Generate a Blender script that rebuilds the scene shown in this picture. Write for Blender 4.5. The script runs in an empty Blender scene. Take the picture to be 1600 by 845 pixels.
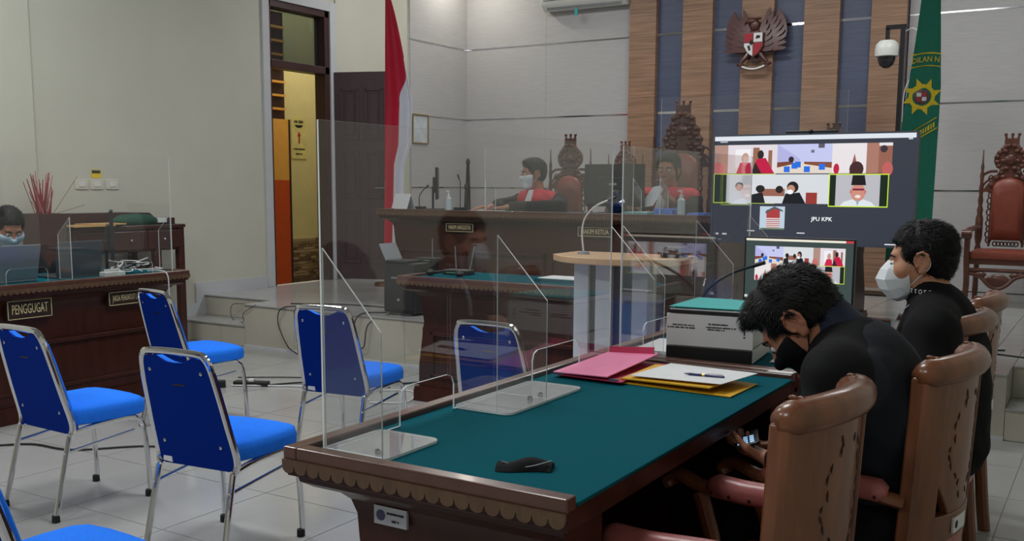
import bpy, bmesh, math, random
import numpy as np
from math import sin, cos, pi, radians, hypot, atan2
from mathutils import Vector, Matrix
random.seed(7)
scene = bpy.context.scene
COL = scene.collection

# ------------------------------------------------------------------ camera
FPX, CYPX = 1551.46, 490.87
YAW, PIT, ROL = -0.549088, 0.128988, -0.0053124
fw = Vector((sin(YAW)*cos(PIT), cos(YAW)*cos(PIT), -sin(PIT)))
rt0 = Vector((cos(YAW), -sin(YAW), 0)); dn0 = fw.cross(rt0)
rt = rt0*cos(ROL) + dn0*sin(ROL); dn = -rt0*sin(ROL) + dn0*cos(ROL)
cd = bpy.data.cameras.new('camera'); cam = bpy.data.objects.new('camera', cd); COL.objects.link(cam)
cd.sensor_fit = 'HORIZONTAL'; cd.sensor_width = 36; cd.lens = FPX/1600*36; cd.shift_y = (CYPX-422.5)/1600
cd.clip_start = 0.02; cd.clip_end = 100
up = -dn; bk = -fw
cam.matrix_world = Matrix(((rt.x, up.x, bk.x, 0), (rt.y, up.y, bk.y, 0), (rt.z, up.z, bk.z, 1.45), (0, 0, 0, 1)))
scene.camera = cam
# ------------------------------------------------------------------ world, exposure, large lights
w = bpy.data.worlds.new('world'); scene.world = w; w.use_nodes = True
w.node_tree.nodes['Background'].inputs[0].default_value = (0.75, 0.85, 1, 1)
w.node_tree.nodes['Background'].inputs[1].default_value = 0.15
vs = scene.view_settings
vs.view_transform = 'Standard'; vs.look = 'None'; vs.gamma = 1; vs.exposure = 0.0
try: vs.use_curve_mapping = False
except Exception: pass
CEIL = 4.3
LIGHTS = [  # x, y, size x, size y, watts
    (-6.0, 8.9, 1.2, .6, 23), (-3.6, 8.9, 1.2, .6, 28), (-1.2, 8.9, 1.2, .6, 32),
    (-5.6, 3.6, 1.2, .6, 66), (-2.6, 3.6, 1.2, .6, 62), (-5.2, -0.6, 1.2, .6, 56), (-2.2, -1.5, 1.2, .6, 64),
]
def area(x, y, z, sx, sy, watts, col=(1, .97, .92), spread=None):
    l = bpy.data.lights.new('ceiling_lamp_light', 'AREA'); l.shape = 'RECTANGLE'; l.size = sx; l.size_y = sy
    l.energy = watts; l.color = col
    if spread: l.spread = spread
    o = bpy.data.objects.new('ceiling_lamp_light', l); COL.objects.link(o); o.location = (x, y, z); return o
for (x, y, sx, sy, wt) in LIGHTS: area(x, y, CEIL-.07, sx*.95, sy*.95, wt, (.975, .99, 1))
for (x, y) in ((-7.15, 10.55),): area(x, y, CEIL-.04, .16, .16, 12, (1, .95, .82))

# ------------------------------------------------------------------ materials
def s2l(c): return c/12.92 if c <= .04045 else ((c+.055)/1.055)**2.4
def rgb(*c):
    if len(c) == 1: c = c[0]
    return tuple(s2l(v/255) for v in c) + (1,)
MATS = {}
def mat(name, col, rough=.5, metal=0, var=.12, scale=8, stretch=(1, 1, 1), bump=0, bscale=None, spec=.5, coat=0, wood=0, emit=0, sheen=0):
    if name in MATS: return MATS[name]
    m = bpy.data.materials.new(name); m.use_nodes = True; nt = m.node_tree; b = nt.nodes['Principled BSDF']
    b.inputs['Roughness'].default_value = rough; b.inputs['Metallic'].default_value = metal
    b.inputs['Specular IOR Level'].default_value = spec
    b.inputs['Coat Weight'].default_value = coat; b.inputs['Coat Roughness'].default_value = .12
    b.inputs['Sheen Weight'].default_value = sheen
    c = rgb(col); d = tuple(v*(1-var) for v in c[:3])+(1,); l = tuple(min(1, v*(1+var)) for v in c[:3])+(1,)
    tc = nt.nodes.new('ShaderNodeTexCoord'); mp = nt.nodes.new('ShaderNodeMapping'); mp.inputs['Scale'].default_value = stretch
    nt.links.new(tc.outputs['Object'], mp.inputs['Vector'])
    n = nt.nodes.new('ShaderNodeTexNoise'); n.inputs['Scale'].default_value = scale; n.inputs['Detail'].default_value = 5
    n.inputs['Roughness'].default_value = .6
    nt.links.new(mp.outputs[0], n.inputs['Vector'])
    r = nt.nodes.new('ShaderNodeValToRGB'); r.color_ramp.elements[0].position = .3; r.color_ramp.elements[1].position = .7
    r.color_ramp.elements[0].color = d; r.color_ramp.elements[1].color = l
    src = n.outputs['Fac']
    if wood:
        wv = nt.nodes.new('ShaderNodeTexWave'); wv.inputs['Scale'].default_value = wood; wv.inputs['Distortion'].default_value = 6
        wv.inputs['Detail'].default_value = 3; wv.inputs['Detail Scale'].default_value = 1.5; wv.bands_direction = 'DIAGONAL'
        nt.links.new(mp.outputs[0], wv.inputs['Vector'])
        mx = nt.nodes.new('ShaderNodeMath'); mx.operation = 'MULTIPLY_ADD'; mx.inputs[1].default_value = .45
        nt.links.new(wv.outputs['Fac'], mx.inputs[0])
        m2 = nt.nodes.new('ShaderNodeMath'); m2.operation = 'MULTIPLY'; m2.inputs[1].default_value = .55
        nt.links.new(n.outputs['Fac'], m2.inputs[0]); nt.links.new(m2.outputs[0], mx.inputs[2]); src = mx.outputs[0]
    nt.links.new(src, r.inputs[0]); nt.links.new(r.outputs[0], b.inputs['Base Color'])
    if bump:
        n2 = nt.nodes.new('ShaderNodeTexNoise'); n2.inputs['Scale'].default_value = bscale or scale*4; n2.inputs['Detail'].default_value = 4
        nt.links.new(mp.outputs[0], n2.inputs['Vector'])
        bp = nt.nodes.new('ShaderNodeBump'); bp.inputs['Strength'].default_value = bump; bp.inputs['Distance'].default_value = .004
        nt.links.new(n2.outputs['Fac'], bp.inputs['Height']); nt.links.new(bp.outputs[0], b.inputs['Normal'])
    if emit:
        b.inputs['Emission Color'].default_value = c; b.inputs['Emission Strength'].default_value = emit
    MATS[name] = m; return m

def acrylic_mat(name, haze=.05, tint=(1, 1, 1, 1)):
    m = bpy.data.materials.new(name); m.use_nodes = True; nt = m.node_tree; nt.nodes.clear()
    o = nt.nodes.new('ShaderNodeOutputMaterial'); tr = nt.nodes.new('ShaderNodeBsdfTransparent'); tr.inputs[0].default_value = tint
    gl = nt.nodes.new('ShaderNodeBsdfGlossy'); gl.inputs['Roughness'].default_value = .01
    df = nt.nodes.new('ShaderNodeBsdfDiffuse'); df.inputs[0].default_value = (.8, .82, .85, 1)
    lw_ = nt.nodes.new('ShaderNodeLayerWeight'); lw_.inputs[0].default_value = .5
    pw = nt.nodes.new('ShaderNodeMath'); pw.operation = 'POWER'; pw.inputs[1].default_value = 4.0; nt.links.new(lw_.outputs['Facing'], pw.inputs[0])
    fr = nt.nodes.new('ShaderNodeMath'); fr.operation = 'MULTIPLY_ADD'; fr.inputs[1].default_value = .8; fr.inputs[2].default_value = .042
    nt.links.new(pw.outputs[0], fr.inputs[0])
    m1 = nt.nodes.new('ShaderNodeMixShader'); m1.inputs[0].default_value = haze
    m2 = nt.nodes.new('ShaderNodeMixShader')
    nt.links.new(tr.outputs[0], m1.inputs[1]); nt.links.new(df.outputs[0], m1.inputs[2])
    nt.links.new(fr.outputs[0], m2.inputs[0]); nt.links.new(m1.outputs[0], m2.inputs[1]); nt.links.new(gl.outputs[0], m2.inputs[2])
    nt.links.new(m2.outputs[0], o.inputs[0]); return m
ACR = acrylic_mat('acrylic_sheet', .013); PLATE = acrylic_mat('acrylic_base', .30)  # base plate haze paints their pale reflection in as diffuse white
GLASS = acrylic_mat('window_glass', .02, (.35, .4, .45, 1))
EDGE = mat('acrylic_edge', (236, 242, 242), .25, var=.03)
def screen_mat():
    m = bpy.data.materials.new('lit_screen'); m.use_nodes = True; nt = m.node_tree; b = nt.nodes['Principled BSDF']
    a = nt.nodes.new('ShaderNodeAttribute'); a.attribute_name = 'Col'
    b.inputs['Base Color'].default_value = (.01, .01, .01, 1); b.inputs['Roughness'].default_value = .3
    nt.links.new(a.outputs['Color'], b.inputs['Emission Color']); b.inputs['Emission Strength'].default_value = 1.0
    return m
SCREEN = screen_mat()

WALL = mat('wall_cream_paint', (192, 192, 179), .7, var=.03, scale=2)
WALL2 = mat('wall_white_paint', (190, 192, 196), .6, var=.03)
TILE = mat('floor_tile_gloss', (162, 163, 162), .18, var=.05, scale=3)
GROUT = mat('grout', (146, 145, 138), .8)
TILEW = mat('riser_tile', (178, 174, 160), .25, var=.05, scale=3)
LAM = mat('laminate_wall_panel', (182, 181, 182), .55, var=.07, scale=5, stretch=(1, 1, 16), bump=.1, bscale=6)
METAL = mat('strip_metal', (200, 200, 205), .12, 1, var=.02)
CHROME = mat('chrome_tube', (225, 225, 228), .08, 1, var=.02)
STEEL = mat('worn_steel', (176, 178, 172), .4, .7, var=.05)
WSTRIP = mat('striped_wood_panel', (152, 118, 94), .5, var=.34, scale=2.2, stretch=(1, 1, 26), wood=0, bump=.1)
GSTRIP = mat('slate_grey_panel', (80, 88, 114), .45, var=.14, scale=3, stretch=(1, 1, 26))
DESK = mat('desk_mahogany', (60, 26, 17), .38, var=.28, scale=3, stretch=(6, 6, 1.2), coat=.06, spec=.3)
DESKT = mat('desk_rim_mahogany', (88, 56, 46), .28, var=.2, scale=3, stretch=(4, 4, 4), coat=.4)
TRIM = mat('carved_trim_wood', (92, 68, 48), .5, var=.22, scale=14, stretch=(3, 3, 1), coat=.1)
FELT = mat('green_felt', (6, 84, 96), .9, spec=.06, var=.06, scale=60, bump=.08, bscale=500)
TEAK = mat('teak_chair_wood', (116, 70, 44), .32, var=.3, scale=4, stretch=(5, 5, 1), coat=.25)
TEAKD = mat('teak_dark_carving', (40, 22, 14), .6, var=.2)
ROSE = mat('carved_rosewood', (92, 52, 40), .35, var=.3, scale=10, bump=.25, bscale=60, coat=.3)
LEATH = mat('red_brown_leather', (134, 66, 50), .38, var=.12, scale=20, bump=.12, bscale=200)
PINK = mat('rose_leather_pad', (168, 96, 94), .35, var=.08, scale=20, bump=.08, bscale=200)
BLUE = mat('blue_fabric', (40, 124, 248), .9, spec=.1, var=.08, scale=90, bump=.1, bscale=700)
BLUED = mat('blue_vinyl_back', (0, 40, 132), .8, spec=.08, var=.05, scale=60, bump=.08, bscale=600)
BLACKP = mat('black_plastic', (24, 25, 28), .4, var=.08)
BLACKM = mat('black_metal', (30, 30, 33), .35, .5, var=.05)
RUB = mat('black_rubber', (18, 18, 18), .7)
GREYP = mat('grey_plastic', (120, 124, 130), .4)
SILV = mat('silver_lid', (150, 156, 162), .3, .6, var=.03)
GUN = mat('gunmetal_lid', (84, 92, 100), .32, .5, var=.03)
PAPER = mat('white_paper', (222, 224, 226), .7, var=.02)
PAPERE = mat('page_edges', (205, 206, 204), .8, var=.10, scale=3, stretch=(1, 1, 120))
INK = mat('black_ink', (25, 25, 28), .7)
GOLD = mat('gold_letter', (222, 208, 160), .5, var=.05)
WHITEP = mat('white_plastic', (214, 216, 212), .4, var=.03)
CREAMP = mat('cream_switch_plastic', (204, 200, 188), .45, var=.03)
YEL = mat('yellow_sticker', (226, 196, 30), .5, var=.03)
DOORW = mat('door_dark_wood', (74, 55, 62), .4, var=.12, scale=4, stretch=(6, 6, 1), coat=.15)
FRAMEW = mat('door_frame_wood', (62, 38, 38), .4, var=.1)
REDC = mat('red_flag_cloth', (198, 8, 54), .75, var=.06, scale=30, bump=.1, bscale=300, sheen=.2)
WHITC = mat('white_flag_cloth', (222, 224, 236), .75, var=.03, scale=30, bump=.1, bscale=300)
GRNC = mat('green_flag_velvet', (6, 112, 90), .8, var=.12, scale=20, bump=.12, bscale=300, sheen=.35)
YELC = mat('yellow_embroidery', (226, 196, 34), .7, var=.08, scale=60)
TEAL = mat('teal_cover', (34, 170, 168), .5, var=.05)
PINKF = mat('pink_folder_card', (240, 132, 176), .5, var=.05)
PINKFD = mat('pink_folder_inside', (190, 50, 92), .55, var=.05)
YELF = mat('yellow_folder_card', (226, 172, 34), .5, var=.05)
NAVY = mat('navy_lacquer', (24, 28, 92), .25, var=.05, coat=.5)
SKIN = mat('skin', (186, 132, 104), .5, var=.06, scale=25, spec=.4)
SKIND = mat('tan_skin', (164, 110, 84), .5, var=.06, scale=25, spec=.4)
HAIR = mat('black_hair', (9, 9, 10), .55, spec=.25, var=.3, scale=40, stretch=(1, 1, .25), bump=.6, bscale=120)
CLOTH = mat('black_cloth', (10, 11, 15), .85, var=.12, scale=14, bump=.2, bscale=60, spec=.25)
VEST = mat('charcoal_vest', (25, 30, 40), .8, var=.2, scale=9, bump=.25, bscale=40, spec=.3)
NAVYC = mat('navy_cloth', (14, 22, 48), .8, var=.1, scale=12, bump=.2, bscale=80)
REDR = mat('red_robe_cloth', (196, 34, 58), .75, var=.1, scale=12, bump=.2, bscale=60)
MASKW = mat('white_mask_fabric', (224, 230, 236), .75, var=.03)
MASKB = mat('pale_blue_mask_fabric', (168, 198, 218), .75, var=.04)
MASKK = mat('black_mask_fabric', (9, 10, 14), .8, var=.05, spec=.2)
EYEW = mat('eye_white', (225, 222, 215), .3); EYED = mat('eye_iris', (30, 20, 16), .2)
BIRCH = mat('birch_table_top', (196, 158, 116), .4, var=.12, scale=3, stretch=(1, 10, 10), coat=.1)
LGREY = mat('pale_grey_leg', (205, 209, 213), .4, var=.03)
CABLE = mat('black_cable', (28, 28, 30), .5); CABLEW = mat('white_cable', (206, 206, 206), .5)
ORANGE = mat('orange_paint', (214, 84, 26), .6, var=.05); AMBER = mat('amber_paint', (240, 176, 78), .6, var=.05)
YELW = mat('yellow_corridor_paint', (222, 208, 146), .65, var=.04)
STONE = [mat('stone_a', (150, 122, 88), .8, var=.2), mat('stone_b', (116, 92, 66), .8, var=.2), mat('stone_c', (172, 146, 108), .8, var=.2)]
EAGLE = mat('eagle_dark_wood', (84, 44, 40), .4, var=.2, scale=20, coat=.3)
EMRED = mat('emblem_red', (168, 24, 40), .5); EMWH = mat('emblem_white', (226, 226, 226), .5)

# ------------------------------------------------------------------ mesh builder
class MB:
    def __init__(s): s.V = []; s.F = []; s.M = []
    def add(s, V, F, m=0, T=None):
        b = len(s.V)
        for v in V:
            v = Vector(v); s.V.append(T @ v if T else v)
        for i, f in enumerate(F):
            s.F.append([b+k for k in f]); s.M.append(m[i] if isinstance(m, (list, tuple)) else m)
        return s
    def bx(s, x0, x1, y0, y1, z0, z1, m=0, T=None):
        V = [(x0, y0, z0), (x1, y0, z0), (x1, y1, z0), (x0, y1, z0), (x0, y0, z1), (x1, y0, z1), (x1, y1, z1), (x0, y1, z1)]
        return s.add(V, [(0, 3, 2, 1), (4, 5, 6, 7), (0, 1, 5, 4), (1, 2, 6, 5), (2, 3, 7, 6), (3, 0, 4, 7)], m, T)
    def loft(s, rings, m=0, T=None, caps=True, closed=True):
        n = len(rings[0]); V = [p for r in rings for p in r]; F = []
        for i in range(len(rings)-1):
            for k in range(n if closed else n-1):
                a = i*n+k; b = i*n+(k+1) % n; F.append((a, b, b+n, a+n))
        if caps and closed: F.append(tuple(range(n-1, -1, -1))); F.append(tuple((len(rings)-1)*n+k for k in range(n)))
        return s.add(V, F, m, T)
    def tube(s, path, r, n=8, m=0, T=None, flat=1.0, caps=True, closed=False):
        P = [Vector(p) for p in path]; rings = []; N = None
        for i, p in enumerate(P):
            if closed: t = (P[(i+1) % len(P)]-P[i-1]).normalized()
            else: t = (P[min(i+1, len(P)-1)]-P[max(i-1, 0)]).normalized()
            if N is None:
                a = Vector((0, 0, 1)) if abs(t.z) < .9 else Vector((1, 0, 0)); N = (a-t*a.dot(t)).normalized()
            else:
                N = (N-t*N.dot(t)); N = N.normalized() if N.length > 1e-6 else t.orthogonal().normalized()
            B = t.cross(N); rr = r[i] if isinstance(r, (list, tuple)) else r
            rings.append([p+(N*cos(2*pi*k/n)*flat+B*sin(2*pi*k/n))*rr for k in range(n)])
        if closed: rings.append(rings[0])
        return s.loft(rings, m, T, caps and not closed)
    def cyl(s, a, b, r0, r1=None, n=16, m=0, T=None):
        return s.tube([a, b], [r0, r0 if r1 is None else r1], n, m, T)
    def lathe(s, prof, c=(0, 0, 0), n=16, m=0, T=None):
        rings = [[(c[0]+r*cos(2*pi*k/n), c[1]+r*sin(2*pi*k/n), c[2]+z) for k in range(n)] for r, z in prof]
        return s.loft(rings, m, T)
    def prism(s, poly, z0, z1, T=None, m=0, ms=None):
        n = len(poly); V = [(x, y, z0) for x, y in poly]+[(x, y, z1) for x, y in poly]
        F = [tuple(range(n-1, -1, -1)), tuple(range(n, 2*n))]+[(k, (k+1) % n, (k+1) % n+n, k+n) for k in range(n)]
        return s.add(V, F, [m, m]+[m if ms is None else ms]*n, T)
    def ell(s, c, r, n=16, k=10, m=0, T=None):
        rings = []
        for j in range(k+1):
            a = -pi/2+pi*j/k; q = max(cos(a), .02)
            rings.append([(c[0]+r[0]*q*cos(2*pi*i/n), c[1]+r[1]*q*sin(2*pi*i/n), c[2]+r[2]*sin(a)) for i in range(n)])
        return s.loft(rings, m, T)
    def build(s, name, mats, parent=None, smooth=35, bevel=0, seg=2, sub=0, weld=False, norm=True):
        me = bpy.data.meshes.new(name); me.from_pydata([tuple(v) for v in s.V], [], s.F)
        if not isinstance(mats, (list, tuple)): mats = [mats]
        for mm in mats: me.materials.append(mm)
        for p, k in zip(me.polygons, s.M): p.material_index = k
        if norm:
            b = bmesh.new(); b.from_mesh(me)
            if weld: bmesh.ops.remove_doubles(b, verts=b.verts, dist=1e-5)
            bmesh.ops.recalc_face_normals(b, faces=b.faces); b.to_mesh(me); b.free()
        if smooth:
            me.polygons.foreach_set('use_smooth', [True]*len(me.polygons))
            me.set_sharp_from_angle(angle=radians(smooth))
        return obj(name, me, parent, bevel, seg, sub)
def obj(name, me, parent=None, bevel=0, seg=2, sub=0):
    o = bpy.data.objects.new(name, me); COL.objects.link(o)
    if parent is not None: o.parent = parent
    if bevel:
        b = o.modifiers.new('bevel', 'BEVEL'); b.width = bevel; b.segments = seg; b.limit_method = 'ANGLE'; b.angle_limit = radians(40)
    if sub:
        b = o.modifiers.new('sub', 'SUBSURF'); b.levels = sub; b.render_levels = sub
    return o
def tag(o, label=None, cat=None, group=None, kind=None):
    if label: o['label'] = label
    if cat: o['category'] = cat
    if group: o['group'] = group
    if kind: o['kind'] = kind
    return o
def thing(name, label, cat, loc=(0, 0, 0), rz=0, group=None):
    o = bpy.data.objects.new(name, None); COL.objects.link(o); o.location = loc; o.rotation_euler = (0, 0, rz)
    o.empty_display_size = .1; return tag(o, label, cat, group)
def struct(o): o['kind'] = 'structure'; return o
def dup(root, loc, rz, label, group=None):
    r = root.copy(); COL.objects.link(r); r.location = loc; r.rotation_euler = (0, 0, rz); r['label'] = label
    if group: r['group'] = group
    for ch in [c for c in bpy.data.objects if c.parent == root]:
        c = ch.copy(); COL.objects.link(c); c.parent = r
        for g in [q for q in bpy.data.objects if q.parent == ch]:
            d = g.copy(); COL.objects.link(d); d.parent = c
    return r
def frame(o, x, y, z=None):            # matrix with given origin and axes
    x = Vector(x).normalized(); y = Vector(y).normalized(); z = x.cross(y) if z is None else Vector(z)
    o = Vector(o)
    return Matrix(((x.x, y.x, z.x, o.x), (x.y, y.y, z.y, o.y), (x.z, y.z, z.z, o.z), (0, 0, 0, 1)))
def RZ(a): return Matrix.Rotation(a, 4, 'Z')
def T(x, y, z): return Matrix.Translation((x, y, z))
def text_mesh(body, size, extrude=.0008, align='CENTER', shear=0):
    cu = bpy.data.curves.new('lettering', 'FONT'); cu.body = body; cu.size = size; cu.extrude = extrude; cu.align_x = align
    cu.align_y = 'CENTER'; cu.shear = shear; cu.resolution_u = 2
    o = bpy.data.objects.new('lettering', cu); COL.objects.link(o)
    bpy.context.view_layer.update()
    me = bpy.data.meshes.new_from_object(o.evaluated_get(bpy.context.evaluated_depsgraph_get()))
    bpy.data.objects.remove(o); return me
def text(body, size, M, material, parent, width=None, name='lettering', extrude=.0008):
    me = text_mesh(body, size, extrude)
    if width:
        xs = [v.co.x for v in me.vertices]; k = width/(max(xs)-min(xs)); me.transform(Matrix.Diagonal((k, 1, 1, 1)))
    me.transform(M); me.materials.clear(); me.materials.append(material)
    return obj(name, me, parent)
def print_line(wid, hgt, M, material, parent, seed=1):
    """a line of print too small to read: a row of word-length marks"""
    r = random.Random(seed); b = MB(); x = -wid/2
    while x < wid/2-.2*hgt:
        L = min(hgt*r.uniform(.5, .9), wid/2-x); hh = hgt*r.uniform(.34, .5); b.bx(x, x+L, -hh, hh, 0, .0006); x += L+hgt*(.18 if r.random() > .2 else .6)
    b.V = [M @ v for v in b.V]; o = b.build('print_line', material, parent, smooth=0); o['kind'] = 'stuff'; return o
def curve(P, n=10):                     # Catmull-Rom through points
    P = [Vector(p) for p in P]; Q = [P[0]*2-P[1]]+P+[P[-1]*2-P[-2]]; out = []
    for i in range(1, len(Q)-2):
        for k in range(n):
            t = k/n; a, b, c, d = Q[i-1], Q[i], Q[i+1], Q[i+2]
            out.append(.5*((2*b)+(c-a)*t+(2*a-5*b+4*c-d)*t*t+(3*b-a-3*c+d)*t**3))
    return out+[P[-1]]
def rrect(x0, x1, y0, y1, r, n=5):
    out = []
    for cx, cy, a in ((x1-r, y1-r, 0), (x0+r, y1-r, pi/2), (x0+r, y0+r, pi), (x1-r, y0+r, 3*pi/2)):
        for k in range(n+1): out.append((cx+r*cos(a+pi/2*k/n), cy+r*sin(a+pi/2*k/n)))
    return out
XZ = Matrix(((1, 0, 0, 0), (0, 0, -1, 0), (0, 1, 0, 0), (0, 0, 0, 1)))   # (a,b,c) -> (a,-c,b): polygon stands upright, depth along -y
YZ = Matrix(((0, 0, 1, 0), (1, 0, 0, 0), (0, 1, 0, 0), (0, 0, 0, 1)))    # (a,b,c) -> (c,a,b): polygon in the y/z plane, depth along x

# ------------------------------------------------------------------ implicit surfaces (for people)
def cone(a, b, ra, rb=None, k=.03, op='u'): return (op, 'c', np.array(a, float), np.array(b, float), ra, ra if rb is None else rb, k)
def elp(c, r, R=None, k=.03, op='u'): return (op, 'e', np.array(c, float), np.array(r, float), np.eye(3) if R is None else R, None, k)
def hsp(p, n, k=.01, op='i'): return (op, 'h', np.array(p, float), np.array(n, float)/np.linalg.norm(n), None, None, k)
def sdf_mesh(ops, h, noise=0, nf=30.):
    lo = np.full(3, 1e9); hi = -lo
    for o in ops:
        if o[0] != 'u': continue
        if o[1] == 'c': pts = [o[2]-o[4], o[2]+o[4], o[3]-o[5], o[3]+o[5]]
        else:
            e = np.abs(o[4]) @ o[3]; pts = [o[2]-e, o[2]+e]
        for p in pts: lo = np.minimum(lo, p); hi = np.maximum(hi, p)
    lo -= 3*h+.012; hi += 3*h+.012
    n = np.ceil((hi-lo)/h).astype(int)+1
    ax = [lo[i]+h*np.arange(n[i]) for i in range(3)]
    P = np.stack(np.meshgrid(*ax, indexing='ij'), -1).astype(np.float32)
    D = np.full(P.shape[:3], 9., np.float32)
    for op, ty, a, b, c, d, k in ops:
        if ty == 'c':
            ab = b-a; q = P-a.astype(np.float32); t = np.clip(q @ ab.astype(np.float32)/max(ab@ab, 1e-9), 0, 1)
            f = np.linalg.norm(q-t[..., None]*ab.astype(np.float32), axis=-1)-(c+t*(d-c))
        elif ty == 'e':
            q = (P-a.astype(np.float32)) @ c.astype(np.float32)
            k0 = np.linalg.norm(q/b.astype(np.float32), axis=-1); k1 = np.linalg.norm(q/(b*b).astype(np.float32), axis=-1)+1e-6
            f = k0*(k0-1)/k1
        else: f = (P-a.astype(np.float32)) @ b.astype(np.float32)
        if op == 'u':
            hh = np.clip(.5+.5*(D-f)/k, 0, 1); D = D*(1-hh)+f*hh-k*hh*(1-hh)
        else:
            g = -f if op == 's' else f
            hh = np.clip(.5-.5*(D-g)/k, 0, 1); D = D*(1-hh)+g*hh+k*hh*(1-hh)
    if noise:
        x, y, z = P[..., 0]*nf, P[..., 1]*nf, P[..., 2]*nf
        D = D+noise*(np.sin(x+2*np.sin(y*.7+z*.4))*np.sin(y*1.1+1.5*np.sin(z*.8))+.6*np.sin(z*1.7+x*1.3+np.sin(y*1.9)))
    V, Q = nets(D, lo, h)
    return V, Q
def nets(D, lo, h):
    s = D < 0; nx, ny, nz = [k-1 for k in D.shape]
    acc = np.zeros((nx, ny, nz, 3), np.float32); cnt = np.zeros((nx, ny, nz), np.float32)
    for axis in range(3):
        o1, o2 = [i for i in range(3) if i != axis]
        for u in (0, 1):
            for v in (0, 1):
                sl = [None]*3; sl[axis] = slice(0, D.shape[axis]-1); sl[o1] = slice(u, u+D.shape[o1]-1); sl[o2] = slice(v, v+D.shape[o2]-1)
                sh = list(sl); sh[axis] = slice(1, D.shape[axis])
                a = D[tuple(sl)]; b = D[tuple(sh)]; m = (a < 0) != (b < 0)
                t = np.where(m, a/np.where(m, a-b, 1), 0)
                acc[..., axis] += t*m; acc[..., o1] += u*m; acc[..., o2] += v*m; cnt += m
    act = cnt > 0; idx = np.full(act.shape, -1, np.int64); idx[act] = np.arange(act.sum())
    ijk = np.argwhere(act); V = lo+h*(ijk+acc[act]/cnt[act][:, None])
    quads = []
    for axis in range(3):
        o1, o2 = (axis+1) % 3, (axis+2) % 3
        a = np.moveaxis(s, (axis, o1, o2), (0, 1, 2)); I = np.moveaxis(idx, (axis, o1, o2), (0, 1, 2))
        m = a[:-1, 1:-1, 1:-1] != a[1:, 1:-1, 1:-1]; e = np.argwhere(m); i, j, k = e[:, 0], e[:, 1]+1, e[:, 2]+1
        q = np.stack([I[i, j-1, k-1], I[i, j, k-1], I[i, j, k], I[i, j-1, k]], 1); fl = a[i, j, k]
        q[~fl] = q[~fl][:, ::-1]; quads.append(q)
    return V, np.concatenate(quads)
def sdf_obj(name, groups, material, parent):
    """groups: list of (ops, h, noise, nf) extracted separately and joined in one mesh"""
    Vs, Qs, b = [], [], 0
    for g in groups:
        V, Q = sdf_mesh(*g); Vs.append(V); Qs.append(Q+b); b += len(V)
    V = np.concatenate(Vs); Q = np.concatenate(Qs)
    me = bpy.data.meshes.new(name); me.from_pydata(V.tolist(), [], Q.tolist()); me.materials.append(material)
    me.polygons.foreach_set('use_smooth', [True]*len(me.polygons)); me.update()
    o = obj(name, me, parent); sm = o.modifiers.new('smooth', 'SMOOTH'); sm.factor = .5; sm.iterations = 3
    return o
# ================================================================== THE SETTING
XL, XR, YB, YP, HP, YREAR = -7.568, .45, 11.164, 6.28, .385, -7.0
# floor slab with loose tiles
fl = struct(MB().bx(XL-.2, XR+.2, YREAR-.2, YP+.3, -.15, -.003).build('floor', GROUT, smooth=0)); fl['label'] = 'pale glossy tiled courtroom floor'
tile_me = None
def tile_mesh(sx, sy, t, m):
    o = MB().bx(-sx/2, sx/2, -sy/2, sy/2, -t, 0).build('tile', m, smooth=0, bevel=0); me = o.data; bpy.data.objects.remove(o); return me
TS = .6; tm = tile_mesh(TS-.005, TS-.005, .008, TILE)
nx = int((XR-XL)/TS)+1; ny = 13
for i in range(nx):
    for j in range(ny):
        cx = XL+TS*(i+.5); cy = YP-TS*(j+.5)
        if cx+TS/2 > XR+.05: continue
        o = obj('floor_tile', tm, fl); o.location = (cx, cy, .0)
# raised platform: block between the two side stairs
PX0, PX1 = -6.655, -.5
YU = 6.63                               # front of the upper stair at the side
pb = MB().bx(PX0, PX1, YP+.008, YB, 0, HP-.008).bx(XL, PX0, YU+.008, YB, 0, HP-.008).bx(PX1, XR, YU+.008, YB, 0, HP-.008)
pb.bx(XL, PX0, YP+.008, YU+.008, 0, .19-.008).bx(PX1, XR, YP+.008, YU+.008, 0, .19-.008)
pf = struct(pb.build('floor_platform', GROUT, smooth=0)); pf['label'] = 'raised tiled judges platform with side stairs'
def ptile(x0, x1, y0, y1, z):
    ob = MB().bx(x0+.0025, x1-.0025, y0+.0025, y1-.0025, z-.01, z).build('platform_tile', TILE, pf, smooth=0); return ob
def rtile(x0, x1, y, z0, z1):
    MB().bx(x0+.002, x1-.002, y, y+.01, z0+.002, z1).build('riser_tile', TILEW, pf, smooth=0)
def spans(a, b, s):
    out = [a]
    while out[-1]+s < b-.08: out.append(out[-1]+s)
    return list(zip(out, out[1:]+[b]))
tmP = tile_mesh(TS-.005, TS-.005, .01, TILE)
for a, b in spans(PX0, PX1, TS):
    rtile(a, b, YP, 0, HP-.012)
    for c, d in spans(YP-.015, YB, TS): ptile(a, b, c, d, HP)
for (x0, x1) in ((XL, PX0), (PX1, XR)):
    for a, b in spans(x0, x1, TS):
        rtile(a, b, YP, 0, .178); rtile(a, b, YU, .19, HP-.012); ptile(a, b, YP-.015, YU, .19)
        for c, d in spans(YU-.015, YB, TS): ptile(a, b, c, d, HP)
MB().bx(PX0, PX1, YP-.014, YP, 0, .02).build('platform_skirting', WALL2, pf, smooth=0)
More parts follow.
